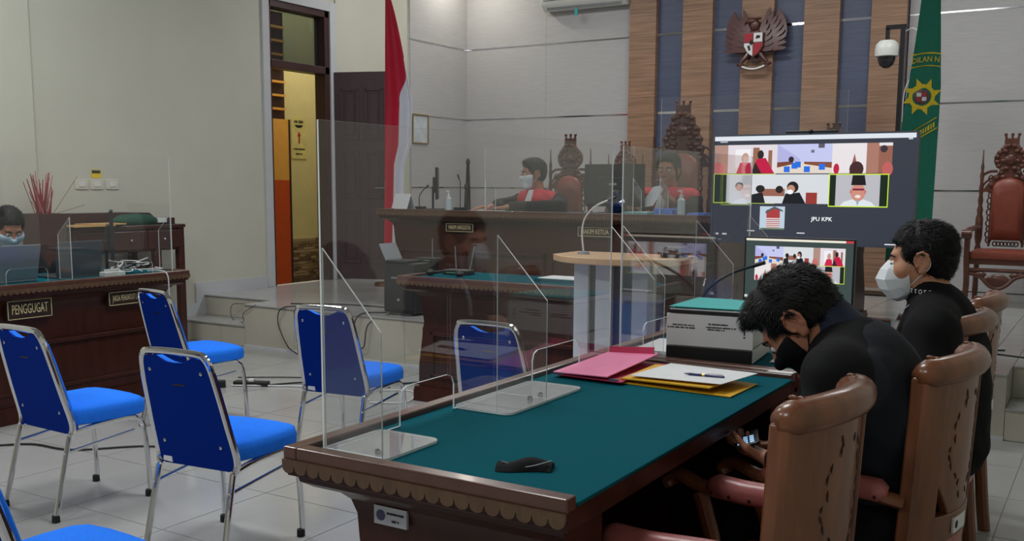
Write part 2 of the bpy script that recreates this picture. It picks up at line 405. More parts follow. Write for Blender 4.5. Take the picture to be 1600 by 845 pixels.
# left wall with the doorway
DY0, DY1, DZ1 = 7.575, 8.48, 3.32
lw = MB().bx(XL-.16, XL, YREAR, DY0-.09, -.05, CEIL).bx(XL-.16, XL, DY1+.09, YB+.1, -.05, CEIL).bx(XL-.16, XL, DY0-.09, DY1+.09, DZ1+.08, CEIL)
lw.bx(XL-.16, XL, DY0-.09, DY1+.09, -.05, HP-.01)
lw = struct(lw.build('wall_left', WALL, smooth=0)); lw['label'] = 'cream painted left wall with the open doorway'
struct(MB().bx(XL, XL+.05, 2.9, 4.914, 0, CEIL).build('trim_1', WALL, smooth=0, bevel=.004))['label'] = 'shallow cream pilaster on the left wall'
# skirting following the stairs
sk = MB().prism([(YREAR, 0), (YREAR, .12), (YP-.11, .12), (YP-.11, .31), (YU-.11, .31), (YU-.11, HP+.12), (DY0-.105, HP+.12), (DY0-.105, HP), (YU, HP), (YU, .19), (YP, .19), (YP, 0)], XL, XL+.014, YZ)
struct(sk.build('baseboard_left', WALL2, smooth=0))['label'] = 'white skirting stepping up beside the stairs'
# architrave and dark door frame with transom light
ar = MB()
ar.bx(XL-.02, XL+.025, DY0-.10, DY0-.005, HP, DZ1+.10).bx(XL-.02, XL+.025, DY1+.005, DY1+.10, HP, DZ1+.10).bx(XL-.02, XL+.025, DY0-.005, DY1+.005, DZ1+.0, DZ1+.10)
dr = struct(ar.build('door_1', WALL2, smooth=0, bevel=.004)); dr['label'] = 'doorway with pale architrave dark frame and transom window'
fr = MB().bx(XL-.15, XL+.008, DY0-.005, DY0+.03, HP, DZ1).bx(XL-.15, XL+.008, DY1-.065, DY1+.005, HP, DZ1)
fr.bx(XL-.15, XL+.008, DY0, DY1, DZ1-.07, DZ1).bx(XL-.15, XL+.008, DY0, DY1, 2.645, 2.725)
fr.build('door_frame', FRAMEW, dr, smooth=0, bevel=.004)
MB().bx(XL-.09, XL-.084, DY0+.03, DY1-.065, 2.725, DZ1-.07).build('transom_pane', GLASS, dr, smooth=0)
MB().bx(XL-.0, XL+.02, DY1+.10, 8.742, HP, CEIL).build('trim_2', WALL, smooth=0).__setitem__('kind', 'structure')
bpy.data.objects['trim_2']['label'] = 'narrow cream return beside the doorway'
# open six panel door leaf, hinged at the far jamb
leaf = MB(); LW, LH = .64, 2.28
M = frame((XL+.03, DY1+.045, HP+.012), (cos(radians(19)), sin(radians(19)), 0), (-sin(radians(19)), cos(radians(19)), 0))
leaf.bx(0, LW, 0, .032, 0, LH)
pan = MB()
for c0, c1 in ((.08, .29), (.36, .57)):
    for z0, z1 in ((.18, .78), (.90, 1.42), (1.54, 2.10)):
        for a, b, c, d in ((c0, c0+.025, z0, z1), (c1-.025, c1, z0, z1), (c0, c1, z0, z0+.025), (c0, c1, z1-.025, z1)): leaf.bx(a, b, -.012, 0, c, d)
        leaf.bx(c0+.06, c1-.06, -.010, 0, z0+.06, z1-.06)
lf = leaf.build('door_2', DOORW, smooth=0, bevel=.003); lf.matrix_world = M; struct(lf); lf['label'] = 'dark brown six panel door leaf standing open'
hd = MB(); hd.cyl((.60, -.012, 1.02), (.60, -.06, 1.02), .01).tube([(.60, -.06, 1.02), (.49, -.06, 1.02)], .009).bx(.58, .62, -.014, 0, .93, 1.1)
hd.build('door_handle', METAL, lf)
# back wall with laminate panels, metal strips and wood battens
bw = struct(MB().bx(XL-.2, XR+.2, YB+.03, YB+.2, -.05, CEIL).build('wall_back', GROUT, smooth=0)); bw['label'] = 'back wall clad in pale laminate with a striped timber centre'
ZS = (1.42, 2.31, 3.215)
WX0, WX1 = -5.155, -2.035
def lampanel(x0, x1, y0, y1, z0, z1, par): MB().bx(x0, x1, y0, y1, z0, z1).build('wall_panel', LAM, par, smooth=0)
zz = [HP, ZS[0], ZS[1], ZS[2], CEIL]
for a, b in zip(zz, zz[1:]):
    for x0, x1 in ((XL, -5.16), (WX1+.01, XR)):
        for p, q in spans(x0, x1, 1.22): lampanel(p+.001, q-.001, YB, YB+.03, a+.008, b-.008, bw)
    lampanel(XL+.0, XL+.02, 9.93, YB, a+.008, b-.008, lw)
for z in ZS:
    for x0, x1 in ((XL, -5.16), (WX1+.01, XR)):
        MB().bx(x0, x1, YB-.004, YB+.03, z-.008, z+.008).build('metal_strip', METAL, bw, smooth=0)
    MB().bx(XL, XL+.024, 9.93, YB, z-.008, z+.008).build('metal_strip', METAL, lw, smooth=0)
MB().bx(WX0, WX1, YB-.03, YB+.03, HP, CEIL).build('wall_panel_slate', GSTRIP, bw, smooth=0)
for z in ZS:
    MB().bx(WX0, WX1, YB-.036, YB-.02, z-.014, z+.014).build('metal_strip', METAL, bw, smooth=0)
for a, b in ((-5.155, -4.816), (-4.485, -4.126), (-3.782, -3.421), (-3.089, -2.713), (-2.389, -2.038)):
    MB().bx(a, b, YB-.10, YB-.03, HP, CEIL).build('timber_batten', WSTRIP, bw, smooth=0)
struct(MB().bx(XR, XR+.2, YREAR, YB+.2, -.05, CEIL).build('wall_right', WALL, smooth=0))['label'] = 'cream right wall beside the camera'
struct(MB().bx(XL-.2, XR+.2, YREAR-.2, YREAR, -.05, CEIL).build('wall_rear', WALL, smooth=0))['label'] = 'cream rear wall behind the camera'
struct(MB().bx(XL-.2, XR+.2, YREAR-.2, YB+.2, CEIL, CEIL+.1).build('ceiling', WALL2, smooth=0))['label'] = 'flat white ceiling'
LAMPM = mat('lamp_diffuser', (255, 250, 240), .5, var=0, emit=4)
for i, (x, y, sx, sy, wt) in enumerate(LIGHTS):
    t = thing('ceiling_light', ['over the judges chairs by the door', 'over the middle judges chair', 'over the right end of the platform', 'over the left counsel desk', 'over the middle of the hall', 'over the public area near the left wall', 'behind the camera'][i], 'light', (x, y, CEIL-.06), 0, 'ceiling light panels')
    t['label'] = 'white rectangular ceiling light panel '+t['label']
    MB().bx(-sx/2-.03, sx/2+.03, -sy/2-.03, sy/2+.03, .012, .06).build('housing', WHITEP, t, smooth=0)
    MB().bx(-sx/2, sx/2, -sy/2, sy/2, 0, .012).build('diffuser', LAMPM, t, smooth=0)
t = thing('downlight', 'small round recessed downlight in the back left corner', 'light', (-7.15, 10.55, CEIL-.02))
MB().lathe([(.10, .02), (.10, .0), (.085, -.004), (.08, .008)], n=24).build('rim', METAL, t)
MB().lathe([(.079, .006), (.079, .016)], n=24).build('diffuser', LAMPM, t)
# corridor seen through the doorway
XC = -8.95
cw = MB().bx(XC-.1, XC, 6.5, 13, .2, CEIL); cw = struct(cw.build('wall_corridor', YELW, smooth=0)); cw['label'] = 'yellow corridor wall beyond the doorway'
struct(MB().bx(XC-.1, XL-.16, 6.5, 13, .1, .2).build('floor_corridor', TILE, smooth=0))['label'] = 'corridor floor beyond the doorway'
struct(MB().bx(XC-.1, XL-.16, 6.5, 13, CEIL, CEIL+.1).build('ceiling_corridor', WALL2, smooth=0))['label'] = 'corridor ceiling'
struct(MB().bx(XC-.1, XL-.16, 6.4, 6.5, .1, CEIL).build('wall_corridor_near', YELW, smooth=0))['label'] = 'near end wall of the corridor'
struct(MB().bx(XC-.1, XL-.16, 13, 13.1, .1, CEIL).build('wall_corridor_far', YELW, smooth=0))['label'] = 'far end wall of the corridor'
area(-8.3, 9.2, CEIL-.1, .5, 1.6, 34, (1, .93, .8))
random.seed(3)
z = .2
ub = MB().bx(-.5, .5, -.5, .5, -.5, .5).build('stone', STONE[0], smooth=0); ume = [ub.data]; bpy.data.objects.remove(ub)
for k in (1, 2):
    q = ume[0].copy(); q.materials.clear(); q.materials.append(STONE[k]); ume.append(q)
while z < .74:
    hgt = random.choice((.026, .034, .042)); y = 9.16
    while y < 10.2:
        L = random.uniform(.09, .22); d = random.uniform(.015, .04)
        o = obj('stone', random.choice(ume), cw); o.location = (XC+d/2, y+L/2, z+hgt/2); o.scale = (d, L-.004, hgt-.004); y += L
    z += hgt
# orange louvred column with amber slats
c = thing('louvred_column', 'orange corridor column with dark louvre above in the doorway', 'column', (XC+.06, 8.95, .2))
MB().bx(-.06, .14, -.3, .105, 0, 1.30).build('lower_shaft', ORANGE, c, smooth=0)
MB().bx(-.06, .14, -.3, .105, 1.30, 2.03).build('upper_shaft', AMBER, c, smooth=0)
MB().bx(-.06, .06, -.3, .13, 2.03, 3.3).build('louvre_frame', FRAMEW, c, smooth=0)
for k in range(7): MB().bx(.06, .13, -.3, .085, 2.14+.16*k, 2.165+.16*k).build('louvre_slat', AMBER, c, smooth=0)
MB().bx(-.05, .145, .105, .135, 0, 2.03).build('edge_strip', FRAMEW, c, smooth=0)
s = thing('corridor_sign', 'white notice with red arrow on the yellow corridor wall', 'sign', (XC+.004, 9.44, 2.02))
MB().bx(0, .004, -.13, .13, -.25, .25).build('board', mat('pale_yellow_board', (222, 208, 130), .5), s, smooth=0)
aw = MB().prism([(-.012, -.06), (.012, -.06), (.012, .03), (.03, .03), (0, .09), (-.03, .03), (-.012, .03)], .004, .006, YZ); aw.build('red_arrow', EMRED, s, smooth=0)
a = [(.07*cos(t), .02+.035*sin(t)) for t in np.linspace(pi, 2*pi, 12)]
MB().prism([(p[0], p[1]+.15) for p in a], .004, .006, YZ).build('emblem_mark', INK, s, smooth=0)
TXM = Matrix(((0, 0, 1, .005), (1, 0, 0, 0), (0, 1, 0, 0), (0, 0, 0, 1)))
print_line(.16, .035, T(0, 0, .21) @ TXM, INK, s, 3); print_line(.20, .024, T(0, 0, -.13) @ TXM, INK, s, 4); print_line(.13, .022, T(0, 0, -.19) @ TXM, INK, s, 5)
# wall fittings, left wall
for k, yy in enumerate((5.344, 5.493, 5.646)):
    t = thing('switch_plate', ['cream wall switch plate nearest the red dried sticks', 'middle cream wall switch plate under the yellow sticker', 'cream wall switch plate farthest from the red dried sticks'][k], 'switch', (XL, yy, 1.44), 0, 'wall switch plates')
    MB().prism(rrect(-.062, .062, -.042, .042, .008), 0, .01, YZ).build('plate', CREAMP, t, bevel=.002)
    MB().bx(.01, .016, -.03, .03, -.02, .022).build('rocker', WHITEP, t, smooth=0, bevel=.002)
t = thing('warning_sticker', 'small yellow and black sticker above the switches', 'sticker', (XL+.001, 5.492, 1.53))
MB().bx(0, .001, -.05, .05, -.036, .036).build('label_sheet', YEL, t, smooth=0); MB().bx(.001, .0016, -.042, .042, .004, .03).build('black_band', INK, t, smooth=0)
t = thing('framed_document', 'document in a thin gold frame on the wall right of the red flag', 'picture', (XL+.022, 10.11, 2.14))
g = MB()
for a, b, c_, d in ((-.165, -.15, -.18, .18), (.15, .165, -.18, .18), (-.15, .15, -.18, -.165), (-.15, .15, .165, .18)): g.bx(0, .018, a, b, c_, d)
g.build('frame', mat('thin_gold_frame', (150, 128, 74), .4, .5), t, smooth=0); MB().bx(0, .006, -.15, .15, -.165, .165).build('document', mat('document_paper', (198, 206, 212), .5), t, smooth=0)
# air conditioner
t = thing('air_conditioner', 'white split air conditioner high on the back wall', 'air conditioner', (-5.74, YB, 3.6))
pr = [(0, -.0), (-.12, -.02), (-.20, .04), (-.22, .10), (-.21, .28), (-.19, .30), (0, .30)]
MB().prism(pr, -.57, .57, YZ).build('body', WHITEP, t, bevel=.008)
MB().bx(-.5, .5, -.175, -.16, .0, .03, T=Matrix.Rotation(0, 4, 'X')).build('vent_flap', GREYP, t, smooth=0)
MB().bx(-.53, .53, -.224, -.216, .095, .102).build('seam', BLACKP, t, smooth=0)
tg = MB().tube([(-.09, -.17, -.0), (-.09, -.18, -.02)], .004).bx(-.11, -.07, -.185, -.175, -.10, -.02); tg.build('green_tag', TEAL, t, smooth=0)
# carved eagle emblem
t = thing('eagle_emblem', 'carved dark wooden eagle emblem with red and white shield', 'emblem', (-3.60, YB-.10, 3.02))
def leafp(L, wd): return [(0, -wd*.4), (L*.5, -wd*.5), (L*.85, -wd*.35), (L, 0), (L*.85, wd*.35), (L*.5, wd*.5), (0, wd*.4)]
b = MB(); b.ell((0, -.07, .02), (.10, .05, .16)); b.ell((0, -.085, .19), (.055, .045, .075)); b.ell((-.035, -.10, .235), (.06, .035, .036))
b.tube([(-.075, -.10, .24), (-.105, -.10, .225), (-.115, -.10, .20)], [.02, .013, .003]); b.ell((.03, -.09, .262), (.045, .02, .014))
b.build('eagle_body', EAGLE, t)
for sg in (-1, 1):
    ol = [(.04, .14), (.10, .15), (.16, .20), (.22, .29), (.245, .36), (.29, .31), (.33, .22), (.345, .11), (.32, .0), (.25, -.09), (.16, -.12), (.06, -.10)]
    wo = MB().prism([(sg*x, z) for x, z in ol], .03, .05, XZ).build('wing', EAGLE, t, smooth=0)
    for k in range(9):
        f = k/8; an = radians(74-74*f); L = .29-.03*f; st = (sg*(.07+.03*f), .10-.17*f)
        Mx = T(st[0], -.055-.003*k, st[1]) @ Matrix.Rotation(-(an if sg > 0 else pi-an), 4, 'Y')
        MB().prism(leafp(L, .05), -.006, .006, Mx @ XZ).build('feather', EAGLE, wo, smooth=0)
    for k in range(6):
        f = k/5; an = radians(66-70*f); Mx = T(sg*.06, -.085-.002*k, .12-.19*f) @ Matrix.Rotation(-(an if sg > 0 else pi-an), 4, 'Y')
        MB().prism(leafp(.15, .048), -.006, .006, Mx @ XZ).build('feather', EAGLE, wo, smooth=0)
    lg = MB().tube([(sg*.05, -.08, -.10), (sg*.11, -.09, -.17), (sg*.15, -.09, -.21)], [.035, .025, .018]); lg.ell((sg*.155, -.09, -.225), (.045, .025, .02)); lg.build('talon', EAGLE, t)
tl = MB()
for k in range(7):
    an = radians(-90+(k-3)*15); tl.prism(leafp(.13, .04), -.006, .006, T(0, -.05-.002*(k % 2), -.08) @ Matrix.Rotation(-an, 4, 'Y') @ XZ)
tl.build('tail', EAGLE, t, smooth=0)
sh = MB().prism([(-.085, .085), (.085, .085), (.085, -.03), (.05, -.09), (0, -.125), (-.05, -.09), (-.085, -.03)], .115, .135, Matrix.Diagonal((1.28, 1, 1.28, 1)) @ XZ); sh.build('shield', EAGLE, t, smooth=0)
for nm, pl, mm in (('shield_quarter', [(-.078, .078), (-.004, .078), (-.004, .004), (-.078, .004)], EMRED), ('shield_quarter', [(.004, .078), (.078, .078), (.078, .004), (.004, .004)], EMWH),
                   ('shield_quarter', [(-.078, -.004), (-.004, -.004), (-.004, -.112), (-.045, -.085), (-.078, -.03)], EMWH), ('shield_quarter', [(.004, -.004), (.078, -.004), (.078, -.03), (.045, -.085), (.004, -.112)], EMRED)):
    MB().prism(pl, .135, .141, T(0, 0, 0) @ Matrix.Diagonal((1.28, 1, 1.28, 1)) @ XZ).build(nm, mm, t, smooth=0)
MB().prism([(-.015+.02*cos(a), .0+.025*sin(a)) for a in np.linspace(0, 2*pi, 5)[:-1]], .141, .146, T(0, 0, 0) @ Matrix.Diagonal((1.28, 1, 1.28, 1)) @ XZ).build('star', INK, t, smooth=0)
MB().prism([(.02, .03), (.06, .035), (.06, .055), (.03, .06)], .141, .144, T(0, 0, 0) @ Matrix.Diagonal((1.28, 1, 1.28, 1)) @ XZ).build('bull_mark', INK, t, smooth=0)
MB().prism([(-.05, -.03), (-.03, -.02), (-.02, -.06), (-.035, -.07)], .141, .144, T(0, 0, 0) @ Matrix.Diagonal((1.28, 1, 1.28, 1)) @ XZ).build('tree_mark', INK, t, smooth=0)
rb = [(-.16+.32*u, -.232-.03*sin(pi*u)) for u in np.linspace(0, 1, 13)]
MB().prism(rb+[(p[0], p[1]-.04) for p in rb[::-1]], .10, .112, XZ).build('ribbon', EAGLE, t, smooth=0)
MB().prism([(p[0]*.8, p[1]-.008) for p in rb]+[(p[0]*.8, p[1]-.026) for p in rb[::-1]], .112, .116, XZ).build('ribbon_script', EMWH, t, smooth=0)
# ================================================================== FURNITURE
PROF = [(0, 0), (0, -.05), (.018, -.055), (.022, -.075), (.045, -.09), (.075, -.095), (.09, -.11), (.105, -.125), (.115, -.16), (.118, -.22), (.125, -.30), (.115, -.42), (.10, -.60), (.10, None), (.075, None)]
def desk(name, label, loc, rz, L, W, H, cat='desk', scal=.036, rimend=True, end0=True, end1=True):
    t = thing(name, label, cat, loc, rz)
    # U-shaped panelled body
    rings = []; zb = .10
    prof = [(d, H+z if z is not None else None) for d, z in PROF]
    seq = []
    for d, z in prof[2:-2]: seq.append((d, z if z > zb+.02 else zb+.02))
    seq += [(.10, zb), (.078, zb), (.072, zb-.03), (.072, 0)]
    di = .19; e = W-.02
    for d, z in seq: rings.append([(e, d, z), (d, d, z), (d, L-d, z), (e, L-d, z), (e, L-di, z), (di, L-di, z), (di, di, z), (e, di, z)])
    b = MB(); V = [p for r in rings for p in r]; n = 8; F = []
    for i in range(len(rings)-1):
        for k in range(n): a = i*n+k; c = i*n+(k+1) % n; F.append((a, c, c+n, a+n))
    for o in (0, (len(rings)-1)*n): F += [(o, o+1, o+6, o+7), (o+1, o+2, o+5, o+6), (o+2, o+3, o+4, o+5)]
    b.add(V, F); b.build('body', DESK, t, smooth=25)
    # recessed panel mouldings on the front face
    npan = max(2, int(L/.8)); pw = (L-.34)/npan
    for k in range(npan):
        y0 = .17+k*pw+.03; y1 = .17+(k+1)*pw-.03; m = MB()
        for a, c, z0, z1 in ((y0, y0+.025, .17, H-.36), (y1-.025, y1, .17, H-.36), (y0, y1, .17, .195), (y0, y1, H-.385, H-.36)): m.bx(.088, .104, a, c, z0, z1)
        m.build('panel_moulding', DESK, t, smooth=0, bevel=.004)
    MB().bx(0.002, W, .002, L-.002, H-.058, H-.012).build('top_board', DESK, t, smooth=0, bevel=.003)
    MB().bx(.035, W+.002, .035, L-.035, H-.012, H-.004).build('felt_top', FELT, t, smooth=0, bevel=.002)
    MB().bx(-.004, .036, -.004, L+.004, H-.018, H+.012).build('front_rim', DESKT, t, smooth=0, bevel=.004)
    MB().bx(.036, W, -.004, .036, H-.018, H+.012).build('end_rim', DESKT, t, smooth=0, bevel=.004)
    MB().bx(.036, W, L-.036, L+.004, H-.018, H+.012).build('end_rim', DESKT, t, smooth=0, bevel=.004)
    def scallop(length):
        n = int(length/scal); w_ = length/n; pts = [(0, .0), (length, .0)]
        for k in range(n, 0, -1):
            for a in np.linspace(0, pi, 7): pts.append((w_*(k-.5)+w_*.5*cos(a), -.012-.020*max(sin(a), 0)**.8))
        return pts
    MB().prism(scallop(L), -.006, .004, T(0, 0, H-.016) @ YZ).build('scalloped_trim', TRIM, t, smooth=0)
    MB().prism(scallop(W), .004, .012, T(0, 0, H-.016) @ XZ).build('scalloped_trim', TRIM, t, smooth=0)
    MB().prism(scallop(W), -.012, -.004, T(0, L, H-.016) @ XZ).build('scalloped_trim', TRIM, t, smooth=0)
    return t
def nameplate(par, y, z, wid, hgt, words, x=.094, size=.06, wtext=None):
    """wooden name board on the front face (local -x side) of a desk"""
    nb = MB().bx(x-.016, x+.01, y-wid/2, y+wid/2, z-hgt/2, z+hgt/2).build('name_board', TEAKD, par, smooth=0, bevel=.003)
    f = MB(); e = .006
    for a, b, c, d in ((y-wid/2+e, y-wid/2+e+.004, z-hgt/2+e, z+hgt/2-e), (y+wid/2-e-.004, y+wid/2-e, z-hgt/2+e, z+hgt/2-e), (y-wid/2+e, y+wid/2-e, z-hgt/2+e, z-hgt/2+e+.004), (y-wid/2+e, y+wid/2-e, z+hgt/2-e-.004, z+hgt/2-e)): f.bx(x-.018, x-.0155, a, b, c, d)
    f.build('gold_border', GOLD, nb, smooth=0)
    M = Matrix(((0, 0, -1, x-.0165), (-1, 0, 0, y), (0, 1, 0, z), (0, 0, 0, 1)))
    text(words, size, M, GOLD, nb, wtext or wid*.78); return nb
A = desk('counsel_desk', 'green topped wooden counsel desk in the foreground with pink and yellow folders', (-1.61, 1.632, 0), 0, 1.555, .74, .84)
A2 = desk('counsel_desk', 'green topped wooden counsel desk holding the thick book stack and small monitor', (-1.61, 3.215, 0), 0, 1.555, .74, .84)
C = desk('counsel_desk', 'long wooden desk with two name boards and laptops by the left wall', (-5.56, 4.74, 0), pi, 2.35, .74, .84)
B = desk('clerk_desk', 'wooden clerk desk with green top standing in front of the platform', (-2.35, 5.22, 0), pi/2, 1.74, .66, .84)
D = desk('judges_bench', 'long dark wooden judges bench on the platform', (-1.6, 7.4, HP), pi/2, 4.44, .75, .83, cat='bench')
nameplate(C, 4.74-3.585, .69, .30, .125, 'PENGGUGAT', x=.09, size=.085)
nameplate(C, 4.74-4.29, .695, .31, .10, 'JAKSA PENUNTUT UMUM', x=.09, size=.055)
nameplate(D, -1.6+5.145, 1.066-HP, .31, .085, 'HAKIM ANGGOTA', x=.10, size=.055)
nameplate(D, -1.6+3.77, 1.066-HP, .33, .09, 'HAKIM KETUA', x=.10, size=.06)
# inventory label on near end of desk A, white strip on the far rim
lb = MB().bx(.178, .272, .100, .108, .672, .716); lbo = lb.build('inventory_label', mat('silver_label', (196, 198, 206), .35, .2), A, smooth=0)
MB().prism([(.198+.013*cos(a), .694+.013*sin(a)) for a in np.linspace(0, 2*pi, 20)[:-1]], -.1001, -.0992, XZ).build('round_seal', NAVY, lbo, smooth=0)
XT = Matrix(((1, 0, 0, 0), (0, 0, -1, .0997), (0, 1, 0, 0), (0, 0, 0, 1)))
print_line(.05, .006, XT @ T(.241, .701, 0), INK, lbo, 6); print_line(.022, .006, XT @ T(.241, .684, 0), INK, lbo, 7)
MB().bx(.655, .738, 1.545-.02, 1.545+.006, .852, .853).build('white_tape', PAPER, A, smooth=0)

# ---- acrylic screens
def acrylic(name, label, loc, rz, L, Ht, fins, slots, fw_=.17, fh=(.47, .29), plates=True):
    t = thing(name, label, 'screen', loc, rz)
    pts = [(0, 0)]
    for a, b, h in slots:
        r = .03; pts += [(a, 0), (a, h-r), (a+.009, h-.009), (a+r, h), (b-r, h), (b-.009, h-.009), (b, h-r), (b, 0)]
    pts += [(L, 0), (L, Ht), (0, Ht)]
    MB().prism(pts, -.0025, .0025, YZ, 0, 1).build('clear_sheet', [ACR, EDGE], t, smooth=0)
    for y in fins:
        MB().prism([(.003, .007), (fw_, .007), (fw_, fh[1]), (.003, fh[0])], -.0025, .0025, T(0, y, 0) @ XZ, 0, 1).build('support_fin', [ACR, EDGE], t, smooth=0)
        if plates:
            y0 = max(y-.215, -.005); y1 = min(y+.215, L+.005)
            p = MB().prism(rrect(-.01, fw_+.01, y0, y1, .03), 0, .006, None, 0, 1).build('base_plate', [PLATE, EDGE], t, smooth=0)
            for dy in (-.03, .03):
                if y0 < y+dy < y1: MB().lathe([(.008, .006), (.008, .014), (.005, .017)], (fw_*.78, y+dy, 0), 10).build('bolt', METAL, p)
    return t
acrylic('acrylic_screen', 'clear acrylic sneeze screen along the foreground desk edge', (-1.54, 1.685, .838), 0, 1.505, .755, (.004, .745, 1.50), ((.285, .525, .1), (.955, 1.27, .1)))
acrylic('acrylic_screen', 'clear acrylic sneeze screen beside the thick book stack', (-1.54, 3.275, .838), 0, 1.45, .755, (.004, .73, 1.445), ((.21, .50, .09), (1.02, 1.25, .09)))
acrylic('acrylic_screen', 'clear acrylic sneeze screen in front of the laptops on the left desk', (-5.635, 4.665, .838), pi, 1.52, .79, (.004, .78, 1.515), ((.17, .45, .1), (.95, 1.22, .1)), plates=False, fh=(.40, .29), fw_=.13)
acrylic('acrylic_screen', 'clear acrylic screen before the masked judge', (-3.43, 7.5, HP+.83), pi/2, 1.45, .56, (.004, 1.445), ((.1, .45, .09),), plates=False, fh=(.3, .2))
acrylic('acrylic_screen', 'tall clear acrylic screen before the judge with glasses', (-1.75, 7.5, HP+.83), pi/2, 1.45, .93, (.004, 1.445), ((.5, .9, .09),), plates=False, fh=(.3, .2))

# ---- blue banquet chairs (face +y)
def blue_chair(label, loc, rz):
    t = thing('banquet_chair', label, 'chair', loc, rz, 'blue chrome chairs')
    for s in (-1, 1):
        fl_ = curve([(s*.207, .225, .012), (s*.205, .215, .20), (s*.203, .20, .335), (s*.202, .172, .378), (s*.20, .12, .392), (s*.194, -.05, .385), (s*.184, -.165, .362)], 6)
        MB().tube(fl_, .0125, 10).build('front_leg', CHROME, t)
        MB().tube([(s*.195, -.245, .012), (s*.19, -.205, .18), (s*.185, -.16, .36)], .0125, 10).build('rear_leg', CHROME, t)
        MB().tube([(s*.190, -.19, .29), (s*.192, .16, .325)], .007, 8).build('stretcher', CHROME, t)
        for (x, y) in ((s*.205, .215), (s*.195, -.247)):
            MB().lathe([(.013, 0), (.017, .002), (.016, .03), (.0135, .032)], (x, y, 0), 12).build('foot_cap', RUB, t)
    # back frame: hoop leaning backwards
    def bp(u, z): return (u, -.135-.22*max(0, z-.36)/.47*1.0*.55, z)
    hoop = []
    for s in (-1, 1):
        seg = [(s*.186, .355, -.02), (s*.196, .41, 0), (s*.188, .55, 0), (s*.176, .70, 0), (s*.166, .78, 0), (s*.150, .815, 0), (s*.125, .828, 0)]
        pts = [Vector(bp(x, z))+Vector((0, dy, 0)) for x, z, dy in seg]
        hoop.append(pts)
    path = curve(hoop[0]+[Vector(bp(0, .832))]+hoop[1][::-1], 6)
    MB().tube(path, .0135, 10, flat=1.0).build('back_frame', CHROME, t)
    # upholstered back following the hoop, notch at top
    def back_poly(ins):
        R = [(.192, .40), (.184, .55), (.172, .70), (.160, .785), (.142, .812), (.10, .818), (.07, .805), (.045, .795), (0, .792)]
        R = [(max(x-ins, 0), z-ins*.6 if z > .7 else z) for x, z in R]
        return [(-.178+ins, .36), (.178-ins, .36)]+R+[(-x, z) for x, z in R[:-1][::-1]]
    pl = back_poly(.006)
    def bm(off): return [(x, bp(0, z)[1]+off, z) for x, z in pl]
    n = len(pl)
    b = MB(); b.loft([bm(-.009), bm(.004)]); b.build('back_shell', BLUED, t, smooth=0, bevel=.003)
    pl = back_poly(.014); b = MB(); b.loft([bm(.004), bm(.03), [(x*.94, bp(0, z)[1]+.042, .36+(z-.36)*.97) for x, z in pl]]); b.build('back_cushion', BLUE, t, smooth=50)
    for x, z in ((-.125, .755), (.125, .755), (-.14, .46), (.14, .46)):
        y = bp(0, z)[1]-.009; MB().lathe([(.0075, 0), (.007, .003), (.003, .005)], n=10, T=T(x, y, z) @ Matrix.Rotation(pi/2, 4, 'X')).build('screw_cap', METAL, t)
    y = bp(0, .70)[1]-.0095; MB().bx(-.03, .03, y-.001, y+.002, .697, .704).build('maker_tag', BLACKP, t, smooth=0)
    # seat cushion
    o = [(-.175, -.15), (.175, -.15), (.20, -.05), (.212, .10), (.205, .19), (.175, .225), (.09, .24), (0, .243), (-.09, .24), (-.175, .225), (-.205, .19), (-.212, .10), (-.20, -.05)]
    rings = [[(x*k, (y-.03)*k+.03, z) for x, y in o] for k, z in ((.97, .398), (1.02, .404), (1.03, .44), (1.01, .462), (.94, .474), (.7, .481), (.3, .484))]
    MB().loft(rings).build('seat', BLUE, t, smooth=50)
    return t
bc = blue_chair('blue chrome framed banquet chair standing left of the counsel desk with a torn back corner', (-3.0, 2.70, 0), radians(6))
def tear(ch):
    o = MB().prism([(-.172, .372), (-.125, .368), (-.128, .40), (-.165, .418)], .145, .152, XZ).build('torn_patch', PAPER, ch, smooth=0); return o
c2 = dup(bc, (-4.01, 2.75, 0), radians(-2), 'blue chrome framed banquet chair in front of the PENGGUGAT name board')
c1 = dup(bc, (-4.72, 4.04, 0), radians(-9), 'blue chrome framed banquet chair under the right name board of the left desk')
c4 = dup(bc, (-3.47, 4.02, 0), radians(7), 'blue chrome framed banquet chair standing before the platform edge, seen through acrylic')
c5 = dup(bc, (-2.42, 3.98, 0), radians(0), 'blue chrome framed banquet chair between the counsel desk and the clerk desk')
c6 = dup(bc, (-2.33, 1.50, 0), radians(-3), 'nearest blue banquet chair, cut off by the lower left corner')
tear(bc); tear(c4)

